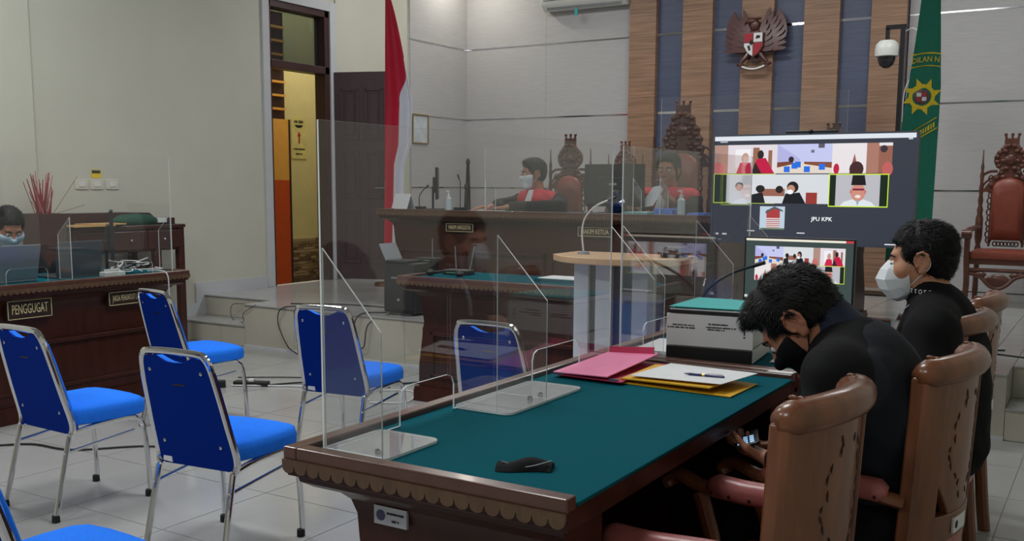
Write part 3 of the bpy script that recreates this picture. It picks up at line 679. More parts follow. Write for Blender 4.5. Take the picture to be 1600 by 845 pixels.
# ---- curved teak armchairs (local: face -x, back at x=0 .. seat to -.5)
def teak_chair(label, loc, rz):
    t = thing('teak_armchair', label, 'chair', loc, rz, 'curved teak armchairs')
    HY = .205
    def bx_(y, z): return -.085*(abs(y)/HY)**2*.75+.045*(z-.45)     # plan curve and recline
    ys = np.linspace(-HY, HY, 25)
    rail = [Vector((bx_(y, 1.0)-.004, y, 1.0-.012*(abs(y)/HY)**2)) for y in ys]
    rr = [.020, .034, .041]+[.040]*18+[.044, .046, .040, .022]
    ro = MB().tube(rail, rr, 16, flat=.9).build('top_rail', TEAK, t, smooth=60)
    lv = MB()
    for k in range(5):
        for s in (-1, 1):
            y = s*(HY-.05-.012*k); x = bx_(y, 1)-.030+.006*k; lv.ell((x+.012, y, 1.030-.003*k), (.012, .0035, .006), 8, 5)
    lv = lv.build('carved_leaves', TEAK, ro); lv['kind'] = 'stuff'
    def slab(y0, y1, z0, z1, th, n=8, m=6):
        b = MB(); rings = []
        for j in range(m+1):
            z = z0+(z1-z0)*j/m; ys = np.linspace(y0(z), y1(z), n+1)
            rings.append([(bx_(y, z)-th/2, y, z) for y in ys]+[(bx_(y, z)+th/2, y, z) for y in ys[::-1]])
        return b.loft(rings)
    for s in (-1, 1):
        slab(lambda z, s=s: s*(HY-.036)-.036, lambda z, s=s: s*(HY-.036)+.036, .40, .985, .042, 4, 10).build('stile', TEAK, t, smooth=40, bevel=.008)
    hwf = lambda z: .152-.085*max(0, min(1, (.74-z)/.13))
    spl = slab(lambda z: -hwf(z), lambda z: hwf(z), .60, .985, .022, 10, 14).build('splat', TEAK, t, smooth=40, bevel=.003)
    slab(lambda z: -.19, lambda z: .19, .545, .615, .034).build('lower_rail', TEAK, t, bevel=.004); slab(lambda z: -.155, lambda z: .155, .43, .545, .026).build('lower_back_pad', PINK, t, smooth=60, bevel=.006)
    random.seed(11); cv = MB()
    for k in range(22):
        f = (k % 11)/10; y = (.030+.055*sin(f*pi))*(1 if k < 11 else -1)+random.uniform(-.01, .01); z = .66+.27*f+random.uniform(-.01, .01); a = random.uniform(-.6, .6)+pi/2; L = random.uniform(.009, .018)
        x = bx_(y, z)
        for sx in (.0113, -.0113):
            ring = [(x+sx, y+L*cos(a)*cu-.004*sin(a)*sv, z+L*sin(a)*cu+.004*cos(a)*sv) for cu, sv in ((-1, 0), (0, 1), (1, 0), (0, -1))]
            cv.loft([ring, [(p[0]+.0012*(1 if sx > 0 else -1), p[1], p[2]) for p in ring]])
    cv.build('slit_shade_marks', TEAKD, spl, smooth=0)['kind'] = 'stuff'  # raised dark slivers stand in for the shade inside pierced slits
    # seat, apron, legs, arms
    so = [(-.03, -.20), (-.03, .20), (-.30, .23), (-.48, .235), (-.50, .19), (-.50, -.19), (-.48, -.235), (-.30, -.23)]
    MB().prism(so, .37, .425).build('seat_frame', TEAK, t, bevel=.008)
    MB().loft([[(-.27+(x+.27)*k, y*k, z) for x, y in so] for k, z in ((.94, .425), (.97, .44), (.96, .465), (.88, .485), (.6, .493))]).build('seat_cushion', PINK, t, smooth=60)
    tg_ = MB().bx(-.004, .002, -.06, .03, .562, .602).build('inventory_tag', PAPER, t, smooth=0)
    tg_.location = (.022, 0, 0); MB().prism([(-.04+.011*cos(a), .582+.011*sin(a)) for a in np.linspace(0, 2*pi, 14)[:-1]], .0022, .0030, YZ).build('tag_mark', INK, tg_, smooth=0)
    for s in (-1, 1):
        MB().tube(curve([(-.005, s*.19, .0), (-.02, s*.19, .12), (-.045, s*.19, .38), (-.055, s*.19, .45)], 5), [.026]*15+[.028], 10).build('rear_leg', TEAK, t)
        MB().tube(curve([(-.46, s*.215, .0), (-.445, s*.21, .10), (-.465, s*.215, .30), (-.46, s*.215, .40)], 5), [.022, .022, .024, .026, .028]+[.03]*11, 10).build('front_leg', TEAK, t)
        MB().tube(curve([(-.44, s*.225, .40), (-.40, s*.235, .50), (-.43, s*.245, .60), (-.45, s*.245, .655)], 5), .022, 10).build('arm_post', TEAK, t)
        arm = curve([(-.06, s*.20, .66), (-.16, s*.225, .675), (-.32, s*.24, .665), (-.44, s*.245, .67), (-.51, s*.243, .69), (-.54, s*.242, .675), (-.53, s*.242, .655)], 5)
        MB().tube(arm, [.026]*25+[.03]*6, 10, flat=.7).build('arm_rest', TEAK, t)
        pad = arm[2:15]; ao = MB().tube([p+Vector((0, 0, .014)) for p in pad], [.02]+[.036]*11+[.02], 12, flat=.85).build('arm_pad', PINK, t, smooth=60)
        st = MB()
        for p in pad[1:-1:2]:
            for e in (-1, 1): st.ell((p.x, p.y+e*.035, p.z+.004), (.005, .004, .005), 6, 4)
        st.build('stud_row', TEAKD, ao)['kind'] = 'stuff'
    return t
tc = teak_chair('empty teak armchair with rose pads nearest the camera', (-.487, 2.115, 0), radians(-8))
dup(tc, (-.33, 2.775, 0), radians(-9), 'teak armchair of the man looking at his phone')
dup(tc, (-.40, 3.68, 0), radians(-8), 'teak armchair of the man in the white mask')
dup(tc, (-.42, 4.36, 0), radians(-4), 'farthest teak armchair behind the man in the white mask')

# ---- carved judges chairs (local: face -y)
def judge_chair(label, loc, rz, wd=.24, H=1.57, big=False):
    t = thing('judge_chair', label, 'chair', loc, rz, 'carved judges chairs')
    yb = .24; k = H/1.57
    for s in (-1, 1):
        pr = [(.022, 0), (.026, .1), (.022, .3), (.03, .45), (.03, .5), (.02, .53), (.034, .60), (.034, .78), (.022, .82), (.028, .86), (.017, .90), (.024, .95), (.016, 1.0), (.022, 1.04), (.014, 1.12), (.020, 1.18), (.012, 1.22), (.016, 1.26), (.008, 1.30), (.004, 1.42)]
        MB().lathe([(r, z*k) for r, z in pr], (s*wd, yb, 0), 12).build('back_post', ROSE, t)
        MB().tube(curve([(s*(wd+.03), -.27, 0), (s*(wd+.02), -.26, .2), (s*(wd+.03), -.27, .45), (s*(wd+.03), -.27, .66)], 4), [.026]*13, 10).build('front_leg', ROSE, t)
        ar = MB().tube(curve([(s*wd, yb-.02, .70), (s*(wd+.03), 0, .69), (s*(wd+.035), -.22, .685), (s*(wd+.035), -.30, .66)], 4), .026, 10)
        ar.cyl((s*(wd+.035)-.04, -.30, .65), (s*(wd+.035)+.04, -.30, .65), .042, n=14); ar.cyl((s*(wd+.035)-.044, -.30, .65), (s*(wd+.035)+.044, -.30, .65), .018, n=10); ar.build('arm_rest', ROSE, t)
    # leather back and pierced carved surround
    wl = wd*.58; zt = 1.16*k
    lp = [(-wl, .58), (wl, .58), (wl, zt-.10)]+[(wl*cos(a), zt-.10+.10*sin(a)) for a in np.linspace(.3, pi-.3, 7)]+[(-wl, zt-.10)]
    b = MB(); b.loft([[(x*q, yb-.02-d, .85+(z-.85)*q) for x, z in lp] for q, d in ((1, -.02), (1, .02), (.93, .045), (.6, .058))]); b.build('leather_back', LEATH, t, smooth=50)
    fr_ = MB()
    for s in (-1, 1):
        for j in range(int(12*k)):
            z = .58+j*.052; ph = j % 2
            fr_.tube([(s*(wl+.012+.022*cos(a)+.008*ph), yb-.01, z+.03*sin(a)) for a in np.linspace(0, 2*pi, 9)[:-1]], .008, 5, closed=True)
        fr_.tube([(s*(wl+.006), yb-.01, .52), (s*(wl+.004), yb-.01, zt-.08)], .011, 6)
        fr_.tube(curve([(s*(wd+.0), yb, zt+.02), (s*(wd*.75), yb, zt+.055), (s*wd*.45, yb, zt+.06)], 4), .013, 6)
        fr_.tube(curve([(s*(wd), yb, zt-.1), (s*(wd*.85), yb, zt-.04), (s*wd*.5, yb, zt+.02)], 4), .010, 6)
    for a in range(7): fr_.tube([((-.09+.03*a)+.018*cos(q), yb-.01, .545+.02*sin(q)) for q in np.linspace(0, 2*pi, 9)[:-1]], .007, 5, closed=True)
    fr_.build('carved_surround', ROSE, t)
    # crest
    zc = zt-.13
    hh = H-.05-zc
    if big: half = [(.97, 0), (.80, .14), (.70, .22), (.76, .30), (.62, .36), (.70, .46), (.56, .54), (.60, .62), (.42, .70), (.40, .80), (.24, .84), (.24, 1.0)]
    else: half = [(.97, 0), (.80, .13), (.58, .26), (.40, .36), (.36, .42), (.52, .48), (.60, .56), (.60, .66), (.50, .74), (.36, .80), (.26, .84), (.26, 1.0)]
    half = [(x*wd, zc+z*hh) for x, z in half]
    cr = MB().prism(half+[(-x, z) for x, z in half[::-1]], -.035, .0, T(0, yb-.02, 0) @ XZ)
    for j, (x, z) in enumerate(half[1:-1]):
        for s in (-1, 1):
            cr.ell((s*x*.80, yb-.022, z), (wd*.11, .016, hh*.045), 8, 5)
            if big or j % 2: cr.ell((s*x*.42, yb-.024, z+.01), (wd*.12, .02, hh*.04), 8, 5)
    cr.ell((0, yb-.025, zc+hh*.60), (wd*.24, .024, hh*.10), 12, 6)
    cr.build('carved_crest', ROSE, t, smooth=30)
    cw_ = MB()
    for s in (-1, 0, 1):
        x = s*wd*.24; cw_.tube([(x*.8, yb-.002, H-.06), (x, yb-.002, H-.02)], [.012, .010], 8); cw_.ell((x, yb-.002, H-.014), (.016, .016, .014), 8, 6)
    cw_.build('crown_finial', ROSE, t)
    # seat
    MB().bx(-wd-.02, wd+.02, -.27, yb-.02, .38, .43).build('seat_rail', ROSE, t, smooth=0, bevel=.006)
    o = rrect(-wd-.01, wd+.01, -.28, yb-.05, .04)
    MB().loft([[(x*q, y*q, z) for x, y in o] for q, z in ((1, .43), (1.02, .45), (1.0, .49), (.9, .505), (.5, .51))]).build('seat', LEATH, t, smooth=50)
    ap = MB().tube(curve([(-wd, -.26, .30), (-wd*.6, -.265, .27), (-wd*.3, -.27, .20), (0, -.27, .17), (wd*.3, -.27, .20), (wd*.6, -.265, .27), (wd, -.26, .30)], 4), .020, 8)
    ap.ell((0, -.27, .24), (.10, .022, .06), 14, 8)
    for s in (-1, 1): ap.ell((s*.14, -.268, .29), (.05, .018, .025), 8, 6)
    ap.tube([(-wd, -.26, .33), (wd, -.26, .33)], .018, 8); ap.build('carved_stretcher', ROSE, t)
    return t
judge_chair('tall carved judges chair with orange-brown leather behind the masked judge', (-4.72, 8.62, HP), radians(6), wd=.215, H=1.58)
judge_chair('largest carved chair with high crest behind the judge with glasses', (-3.56, 8.62, HP), 0, wd=.285, H=1.86, big=True)
judge_chair('carved chair whose crest just shows above the big television', (-2.19, 8.6, HP), radians(-4), wd=.215, H=1.62)
judge_chair('spare carved chair peeking up behind the black monitor', (-4.93, 10.3, HP), 0, wd=.215, H=1.58)
judge_chair('carved chair with red leather standing alone at the right end of the platform', (-.92, 10.1, HP), 0, wd=.235, H=1.57)
# ================================================================== THINGS
# ---- screens with pictures
class Draw:
    """flat picture on a screen: coloured pieces in layers, local x right / z up"""
    def __init__(s, W, H, y): s.W, s.H, s.y0 = W, H, y; s.V = []; s.F = []; s.C = []; s.n = 0
    def poly(s, pts, col):
        s.n += 1; b = len(s.V); y = s.y0-.00002*s.n; c = rgb(col)
        for u, v in pts: s.V.append((-s.W/2+u*s.W, y, s.H-v*s.H)); s.C.append(c)
        s.F.append(tuple(range(b, b+len(pts))))
    def rect(s, u0, u1, v0, v1, col): s.poly([(u0, v0), (u0, v1), (u1, v1), (u1, v0)], col)
    def oval(s, u, v, ru, rv, col, n=14): s.poly([(u+ru*cos(2*pi*k/n), v-rv*sin(2*pi*k/n)) for k in range(n)], col)
    def build(s, name, par):
        me = bpy.data.meshes.new(name); me.from_pydata(s.V, [], s.F)
        a = me.attributes.new('Col', 'FLOAT_COLOR', 'POINT')
        a.data.foreach_set('color', [v for c in s.C for v in c]); me.materials.append(SCREEN)
        return obj(name, me, par)
def person_icon(d, u, v, k, shirt, hair=(25, 22, 24), skin=(196, 140, 116), mask=None, asp=1.75):
    d.oval(u, v+.62*k, .30*k/asp*1.6, .36*k, shirt); d.rect(u-.30*k/asp*1.6, u+.30*k/asp*1.6, v+.62*k, v+.98*k, shirt)
    d.oval(u, v-.03*k, .15*k/asp*1.5, .22*k, hair); d.oval(u, v+.05*k, .12*k/asp*1.5, .2*k, skin)
    if mask: d.oval(u, v+.13*k, .11*k/asp*1.5, .1*k, mask)
def cell_judges(d, u0, u1, v0, v1, big=True):
    W, H = u1-u0, v1-v0; d.rect(u0, u1, v0, v1, (226, 218, 224)); d.rect(u0, u0+.22*W, v0, v1, (176, 140, 128))
    d.rect(u0+.62*W, u0+.72*W, v0+.1*H, v1, (150, 104, 84)); d.rect(u0+.86*W, u0+.92*W, v0+.2*H, v1, (150, 104, 84))
    d.oval(u0+.06*W, v0+.85*H, .09*W, .25*H, (196, 110, 106)); d.rect(u0+.34*W, u0+.58*W, v0+.15*H, v0+.8*H, (240, 238, 244))
    d.oval(u0+.5*W, v0+.48*H, .06*W, .2*H, (196, 150, 130)); d.poly([(u0+.36*W, v1), (u0+.42*W, v0+.62*H), (u0+.58*W, v0+.62*H), (u0+.62*W, v1)], (204, 30, 70))
    d.oval(u0+.74*W, v0+.35*H, .05*W, .16*H, (40, 28, 30)); d.poly([(u0+.62*W, v1), (u0+.68*W, v0+.5*H), (u0+.82*W, v0+.46*H), (u0+.96*W, v1)], (192, 20, 66)); d.poly([(u0+.6*W, v1), (u0+.66*W, v0+.6*H), (u0+.76*W, v1)], (46, 26, 32))
def cell_hall(d, u0, u1, v0, v1):
    W, H = u1-u0, v1-v0; d.rect(u0, u1, v0, v1, (196, 200, 240)); d.rect(u0, u1, v0+.62*H, v1, (226, 214, 200)); d.poly([(u0, v0), (u0+.42*W, v0+.5*H), (u0+.42*W, v0+.62*H), (u0, v0+.62*H)], (178, 178, 226))
    d.rect(u0+.75*W, u0+.86*W, v0+.0*H, v0+.14*H, (90, 86, 100)); d.rect(u0+.62*W, u0+.68*W, v0+.2*H, v0+.3*H, (110, 108, 130))
    d.poly([(u0, v0+.8*H), (u0, v0+.62*H), (u0+.3*W, v0+.58*H), (u0+.3*W, v0+.68*H)], (120, 66, 46)); d.poly([(u0+.5*W, v0+.6*H), (u1, v0+.62*H), (u1, v0+.82*H), (u0+.5*W, v0+.68*H)], (134, 76, 52))
    d.oval(u0+.26*W, v0+.52*H, .05*W, .1*H, (40, 36, 44))
    for a, b in ((.18, .84), (.32, .72), (.55, .84), (.82, .76), (.38, .68)): d.rect(u0+(a-.05)*W, u0+(a+.06)*W, v0+(b-.08)*H, v0+min(b+.12, 1)*H, (34, 110, 224))
def cell_single(d, u0, u1, v0, v1):
    W, H = u1-u0, v1-v0; d.rect(u0, u1, v0, v1, (232, 226, 228)); d.rect(u0+.58*W, u0+.78*W, v0, v1, (170, 120, 104)); d.rect(u0+.78*W, u1, v0+.1*H, v1, (150, 96, 80))
    d.poly([(u0+.3*W, v1), (u0+.38*W, v0+.34*H), (u0+.46*W, v1)], (150, 90, 74)); d.oval(u0+.42*W, v0+.86*H, .12*W, .26*H, (66, 36, 40)); d.oval(u0+.93*W, v0+.86*H, .09*W, .24*H, (190, 96, 92)); d.oval(u0+.08*W, v0+.85*H, .05*W, .18*H, (190, 30, 60)); d.oval(u0+.86*W, v0+.2*H, .06*W, .12*H, (60, 44, 60))
def cell_counsel(d, u0, u1, v0, v1):
    W, H = u1-u0, v1-v0; d.rect(u0, u1, v0, v1, (214, 218, 222)); d.rect(u0+.1*W, u0+.45*W, v0+.5*H, v0+.75*H, (150, 96, 80))
    d.poly([(u0, v1), (u0+.02*W, v0+.7*H), (u0+.16*W, v0+.62*H), (u0+.2*W, v1)], (24, 26, 32)); d.oval(u0+.13*W, v0+.5*H, .06*W, .13*H, (30, 26, 28))
    d.poly([(u0+.42*W, v1), (u0+.46*W, v0+.66*H), (u0+.64*W, v0+.62*H), (u0+.72*W, v1)], (18, 20, 28)); d.oval(u0+.55*W, v0+.44*H, .075*W, .2*H, (30, 24, 26)); d.oval(u0+.53*W, v0+.5*H, .05*W, .14*H, (190, 140, 116)); d.oval(u0+.52*W, v0+.6*H, .04*W, .08*H, (240, 244, 248)); d.oval(u0+.38*W, v0+.52*H, .05*W, .13*H, (34, 28, 30)); d.rect(u0+.72*W, u0+.86*W, v0+.62*H, v1, (150, 54, 48))
def cell_cap(d, u0, u1, v0, v1):
    W, H = u1-u0, v1-v0; d.rect(u0, u1, v0, v1, (210, 238, 60)); d.rect(u0+.015*W, u1-.015*W, v0+.03*H, v1-.03*H, (16, 34, 20)); d.rect(u0+.12*W, u1-.14*W, v0+.03*H, v1-.03*H, (186, 186, 192))
    d.poly([(u0+.2*W, v0+.97*H), (u0+.27*W, v0+.84*H), (u0+.42*W, v0+.76*H), (u0+.58*W, v0+.76*H), (u0+.72*W, v0+.84*H), (u0+.8*W, v0+.97*H)], (222, 230, 236))
    d.oval(u0+.5*W, v0+.56*H, .125*W, .27*H, (206, 142, 124)); d.poly([(u0+.47*W, v0+.8*H), (u0+.5*W, v0+.97*H), (u0+.53*W, v0+.8*H)], (150, 170, 190)); d.oval(u0+.38*W, v0+.54*H, .02*W, .06*H, (190, 126, 110)); d.oval(u0+.62*W, v0+.54*H, .02*W, .06*H, (190, 126, 110)); d.poly([(u0+.38*W, v0+.34*H), (u0+.40*W, v0+.04*H), (u0+.60*W, v0+.04*H), (u0+.63*W, v0+.34*H)], (22, 18, 20)); d.rect(u0+.41*W, u0+.6*W, v0+.44*H, v0+.50*H, (130, 30, 60)); d.oval(u0+.5*W, v0+.68*H, .05*W, .05*H, (236, 226, 220))
# ---- big television on a trolley
TW, TH = 1.10, .605
tv = thing('television', 'big flat television on a black stand showing a video conference', 'television', (-1.50, 5.6, 0))
MB().bx(-TW/2-.012, TW/2+.012, 0, .05, 1.128, 1.128+TH+.012).build('casing', BLACKP, tv, smooth=0, bevel=.006)
bz = MB()
for a, b, c, d in ((-TW/2-.012, -TW/2, 1.128, 1.745), (TW/2, TW/2+.012, 1.128, 1.745), (-TW/2, TW/2, 1.128, 1.142), (-TW/2, TW/2, 1.735, 1.745)): bz.bx(a, b, -.006, 0, c, d)
bz.build('bezel', mat('glossy_bezel', (96, 104, 118), .2, .3), tv, smooth=0)
d = Draw(TW, TH-.008, -.0005)
d.rect(0, 1, 0, 1, (52, 56, 68)); d.rect(0, 1, .0, .045, (222, 228, 236)); d.rect(.03, .07, .05, .06, (190, 196, 204)); d.rect(.965, .985, .045, .06, (190, 196, 204))
cell_judges(d, .0, .335, .085, .355); cell_hall(d, .335, .61, .085, .355); cell_single(d, .61, .895, .085, .355)
d.rect(.0, .33, .358, .64, (196, 226, 70)); d.rect(.004, .33, .364, .632, (24, 40, 30)); d.rect(.07, .20, .364, .632, (206, 208, 212)); person_icon(d, .14, .48, .17, (206, 210, 218)); cell_counsel(d, .20, .60, .364, .636); cell_cap(d, .60, .885, .36, .66)
d.rect(.255, .385, .665, .885, (188, 206, 222)); d.poly([(.29, .885), (.29, .70), (.34, .675), (.36, .70), (.36, .885)], (170, 60, 60)); d.poly([(.285, .71), (.33, .665), (.375, .70), (.375, .715), (.33, .685), (.285, .735)], (84, 88, 96))
for k in range(6): d.rect(.29, .36, .775+.018*k, .785+.018*k, (226, 226, 226))
d.rect(.26, .385, .87, .885, (84, 110, 84))
d.rect(.02, .035, .93, .945, (220, 222, 226)); d.rect(.055, .08, .93, .945, (220, 222, 226)); d.rect(.935, .985, .945, .975, (226, 30, 60)); d.rect(.88, .93, .985, .995, (220, 224, 230)); d.rect(.19, .23, .895, .905, (200, 204, 210)); d.rect(.45, .49, .905, .915, (210, 214, 220))
pic = d.build('screen_picture', tv); pic.location = (0, 0, 1.14)
def lit_text(body, size, x, y, z, par, wid=None):
    me = text_mesh(body, size, 0); M_ = Matrix(((1, 0, 0, x), (0, 0, -1, y), (0, 1, 0, z), (0, 0, 0, 1))); me.transform(M_); me.materials.clear(); me.materials.append(mat('lit_white', (235, 238, 242), .5, var=0, emit=1)); return obj('screen_lettering', me, par)
lit_text('JPU KPK', .032, .08, -.004, 1.14+.605*(1-.78), tv)
st = MB(); st.bx(-.06, .06, .05, .10, .9, 1.5); st.build('wall_plate', BLACKM, tv, smooth=0)
for s in (-1, 1):
    MB().tube([(s*.06, .09, 1.2), (s*.34, -.02, .02)], .018, 8).build('stand_leg', BLACKM, tv)
MB().tube([(0, .09, 1.25), (.0, .52, .02)], .018, 8).build('stand_leg', BLACKM, tv)
MB().tube([(-.17, .055, .75), (.17, .055, .75)], .01, 8).build('brace', BLACKM, tv)
cb = thing('webcam_bar', 'slim black camera bar on top of the big television', 'camera', (-1.50, 5.61, 1.746))
MB().bx(-.14, .14, -.01, .03, .0, .014).build('bar', BLACKP, cb, smooth=0, bevel=.003); MB().lathe([(.012, 0), (.012, .02), (.006, .024)], n=12, T=T(0, -.008, .007) @ Matrix.Rotation(pi/2, 4, 'X') @ T(0, 0, -.01)).build('lens', BLACKM, cb)
# ---- small monitor on counsel desk
SW, SH = .478, .278
mo = thing('desktop_monitor', 'smaller monitor on the counsel desk showing the same video call', 'monitor', (-1.225, 4.45, .836))
MB().bx(-SW/2-.008, SW/2+.008, 0, .03, .095, .095+SH+.016).build('casing', BLACKP, mo, smooth=0, bevel=.004)
d = Draw(SW, SH, -.0005); d.rect(0, 1, 0, 1, (58, 72, 70)); d.rect(0, 1, 0, .035, (236, 230, 214)); d.rect(.93, 1, 0, .035, (200, 60, 70))
cell_hall(d, .09, .36, .12, .40); cell_counsel(d, .36, .64, .12, .40); cell_judges(d, .64, .93, .12, .40)
cell_single(d, .09, .36, .40, .68); d.rect(.36, .64, .40, .68, (222, 224, 214)); cell_cap(d, .64, .93, .40, .68); d.rect(.65, .97, .965, .985, (222, 224, 220)); d.rect(0, .03, .93, .97, (222, 224, 220))
pp = d.build('screen_picture', mo); pp.location = (0, 0, .103)
MB().bx(-.03, .03, .03, .05, .01, .2).build('neck', BLACKP, mo, smooth=0); MB().prism(rrect(-.11, .11, -.06, .12, .03), 0, .012).build('foot', BLACKP, mo, smooth=0, bevel=.003)
# ---- papers and books on the counsel desks
ZT = .838
bs = thing('book_stack', 'thick white bound case files with lettering on the spine and teal top cover', 'books', (-1.352, 3.262, .841), radians(6))
bs['label'] = 'thick white bound case file with lettering on its spine'; bs['category'] = 'book'
MB().bx(.005, .302, .004, .33, .055, .163).build('page_block', PAPERE, bs, smooth=0, bevel=.003)
MB().bx(0, .306, -.004, .004, .052, .166).build('spine', PAPER, bs, smooth=0, bevel=.003)
XTf = lambda x, y, z: Matrix(((1, 0, 0, x), (0, 0, -1, y), (0, 1, 0, z), (0, 0, 0, 1)))
for x, z, tx, wd in ((.062, .126, 1, .078), (.055, .117, 2, .10), (.185, .134, 3, .07), (.195, .123, 4, .105), (.178, .115, 5, .06)):
    print_line(wd, .006, XTf(x, -.0042, z), INK, bs, tx)
print_line(.045, .008, Matrix(((0, -1, 0, .276), (0, 0, -1, -.0042), (1, 0, 0, .115), (0, 0, 0, 1))), INK, bs, 9)
b2 = thing('book_black', 'black spined bound file at the bottom of the book stack', 'book', (-1.352, 3.262, .841), radians(6)); b2.name = 'bound_file'
MB().bx(.004, .302, .004, .33, .002, .049).build('page_block', PAPERE, b2, smooth=0, bevel=.002); MB().bx(0, .304, -.003, .004, 0, .051).build('spine', BLACKP, b2, smooth=0, bevel=.002)
b3 = thing('teal_folder', 'teal covered file lying on top of the book stack', 'book', (-1.352, 3.262, 1.008), radians(6))
cvr = MB(); cvr.loft([[(x, y, z+dz+.004*sin(x*9)) for x, y in ((.01, .0), (.292, .0), (.29, .30), (.02, .31))] for z, dz in ((0, 0), (.016, .0))]); cvr.build('pages', PAPER, b3, smooth=0, bevel=.003)
MB().prism([(.008, -.004), (.30, -.004), (.296, .24), (.17, .30), (.03, .31)], .021, .024).build('cover', TEAL, b3, smooth=0)
MB().bx(.008, .296, -.006, -.002, .0, .012).build('binding_tape', BLACKP, b3, smooth=0)
def sheet(name, label, pts, z, m, th=.0015, cat='paper', grp=None, lift=0):
    o = thing(name, label, cat, (pts[0][0], pts[0][1], z), 0, grp)
    q = [(x-pts[0][0], y-pts[0][1]) for x, y in pts]
    MB().prism(q, 0, th).build('sheet', m, o, smooth=0); return o
sheet('loose_papers', 'loose white papers lying left of the book stack', [(-1.50, 3.30), (-1.315, 3.32), (-1.34, 3.62), (-1.52, 3.60)], .8455, PAPER, .012)
sheet('loose_paper', 'white sheet on the green top in front of the man with the phone', [(-1.02, 3.40), (-.885, 3.44), (-.90, 3.72), (-1.05, 3.72)], .84, PAPER, .002)
sheet('open_booklet', 'open white booklet under the monitor', [(-1.10, 3.86), (-.92, 3.86), (-.92, 4.12), (-1.10, 4.12)], .84, PAPER, .02, 'book')
pf_ = thing('pink_folder', 'pink card folder with metal clip on the foreground desk', 'folder', (-1.535, 2.764, .8455))
def surf(name, par, pts0, pts1, m):  # two stacked quads joined as a thin wedge
    MB().loft([pts0, pts1]).build(name, m, par, smooth=0)
surf('lower_cover', pf_, [(0, 0, 0), (.249, -.013, 0), (.245, .36, 0), (.0, .40, 0)], [(0, 0, .003), (.249, -.013, .003), (.245, .36, .003), (.0, .40, .003)], PINKFD)
surf('upper_cover', pf_, [(.0, .0, .006), (.20, -.012, .012), (.215, .36, .034), (-.005, .43, .012)], [(.0, .0, .009), (.20, -.012, .015), (.215, .36, .037), (-.005, .43, .015)], PINKF)
surf('back_flap', pf_, [(.0, .41, .01), (.20, .345, .03), (.20, .35, .032), (.0, .415, .012)], [(.0, .415, .035), (.20, .35, .058), (.20, .355, .058), (.0, .42, .035)], PINKFD)
MB().bx(.205, .235, -.01, .0, .003, .009).build('metal_clip', METAL, pf_, smooth=0); MB().bx(.0, .04, -.002, .004, .004, .008).build('metal_clip', METAL, pf_, smooth=0)
yf = thing('yellow_folder', 'yellow card folder on the foreground desk under a white sheet', 'folder', (-1.306, 2.785, .838))
MB().loft([[(0, 0, z), (.365, -.02, z), (.372, .21, z), (.0, .27, z)] for z in (0, .003)]).build('lower_cover', YELF, yf, smooth=0)
MB().loft([[(.002, .004, z), (.30, -.018, z+.006), (.34, .21, z+.012), (.004, .27, z+.004)] for z in (.012, .016)]).build('upper_cover', YELF, yf, smooth=0)
MB().loft([[(0, .0, 0), (.002, .004, .016), (.002, .272, .018), (0, .272, 0)], [(-.006, .0, .004), (-.006, .004, .012), (-.006, .27, .012), (-.006, .27, .004)]]).build('fold', YELF, yf, smooth=0)
ws = thing('white_sheet', 'white sheet lying on the yellow folder', 'paper', (-1.28, 2.80, .862))
MB().loft([[(0.0, .0, z), (.30, -.01, z+.006), (.345, .20, z+.010), (.03, .26, z+.002)] for z in (.0, .0015)]).build('sheet', PAPER, ws, smooth=0)
pn = thing('ballpoint_pen', 'dark blue ballpoint pen with gold band on the white sheet', 'pen', (-1.13, 2.878, .8725), radians(2))
px_ = Matrix.Rotation(pi/2, 4, 'Y'); MB().lathe([(.001, -.002), (.003, .012), (.005, .02), (.0055, .06)], n=12, T=px_).build('barrel', NAVY, pn)
MB().lathe([(.0057, .058), (.0057, .066)], n=12, T=px_).build('gold_band', mat('brass', (212, 176, 90), .25, 1), pn); MB().lathe([(.0055, .066), (.0058, .10), (.005, .125), (.002, .128)], n=12, T=px_).build('cap', NAVY, pn)
MB().bx(.075, .122, -.0012, .0012, .005, .0075).build('clip', METAL, pn, smooth=0)
mk = thing('black_cloth_pouch', 'small folded black face mask lying on the green felt', 'mask', (-1.075, 1.815, .837), radians(20)); mk.name = 'folded_mask'
m = MB()
prof = [(0, 0), (.012, .012), (.03, .018), (.05, .012), (.06, .002), (.045, 0)]
m.loft([[(x, y*1.0-.03+.01*sin(x*40), z*(1+.35*sin(x*55+1))+.001) for y, z in prof] for x in np.linspace(-.06, .06, 10)]); m.build('folded_body', MASKK, mk, smooth=60)
MB().tube(curve([(-.05, -.01, .016), (-.01, -.018, .008), (.02, -.02, .012), (.058, .0, .02)], 5), .0015, 6).build('ear_loop', GREYP, mk)
mc = thing('gooseneck_microphone', 'black gooseneck microphone behind the book stack', 'microphone', (-1.43, 4.08, .8455))
MB().prism(rrect(-.06, .06, -.05, .05, .01), 0, .03).build('base', BLACKP, mc, smooth=0, bevel=.004)
MB().tube(curve([(-.06, 0, .03), (-.10, 0, .10), (-.07, 0, .17), (.02, 0, .235), (.12, .0, .275)], 6), .006, 8).build('gooseneck', BLACKM, mc); MB().tube([(.115, 0, .273), (.17, 0, .292)], .009, 10).build('capsule', BLACKP, mc)
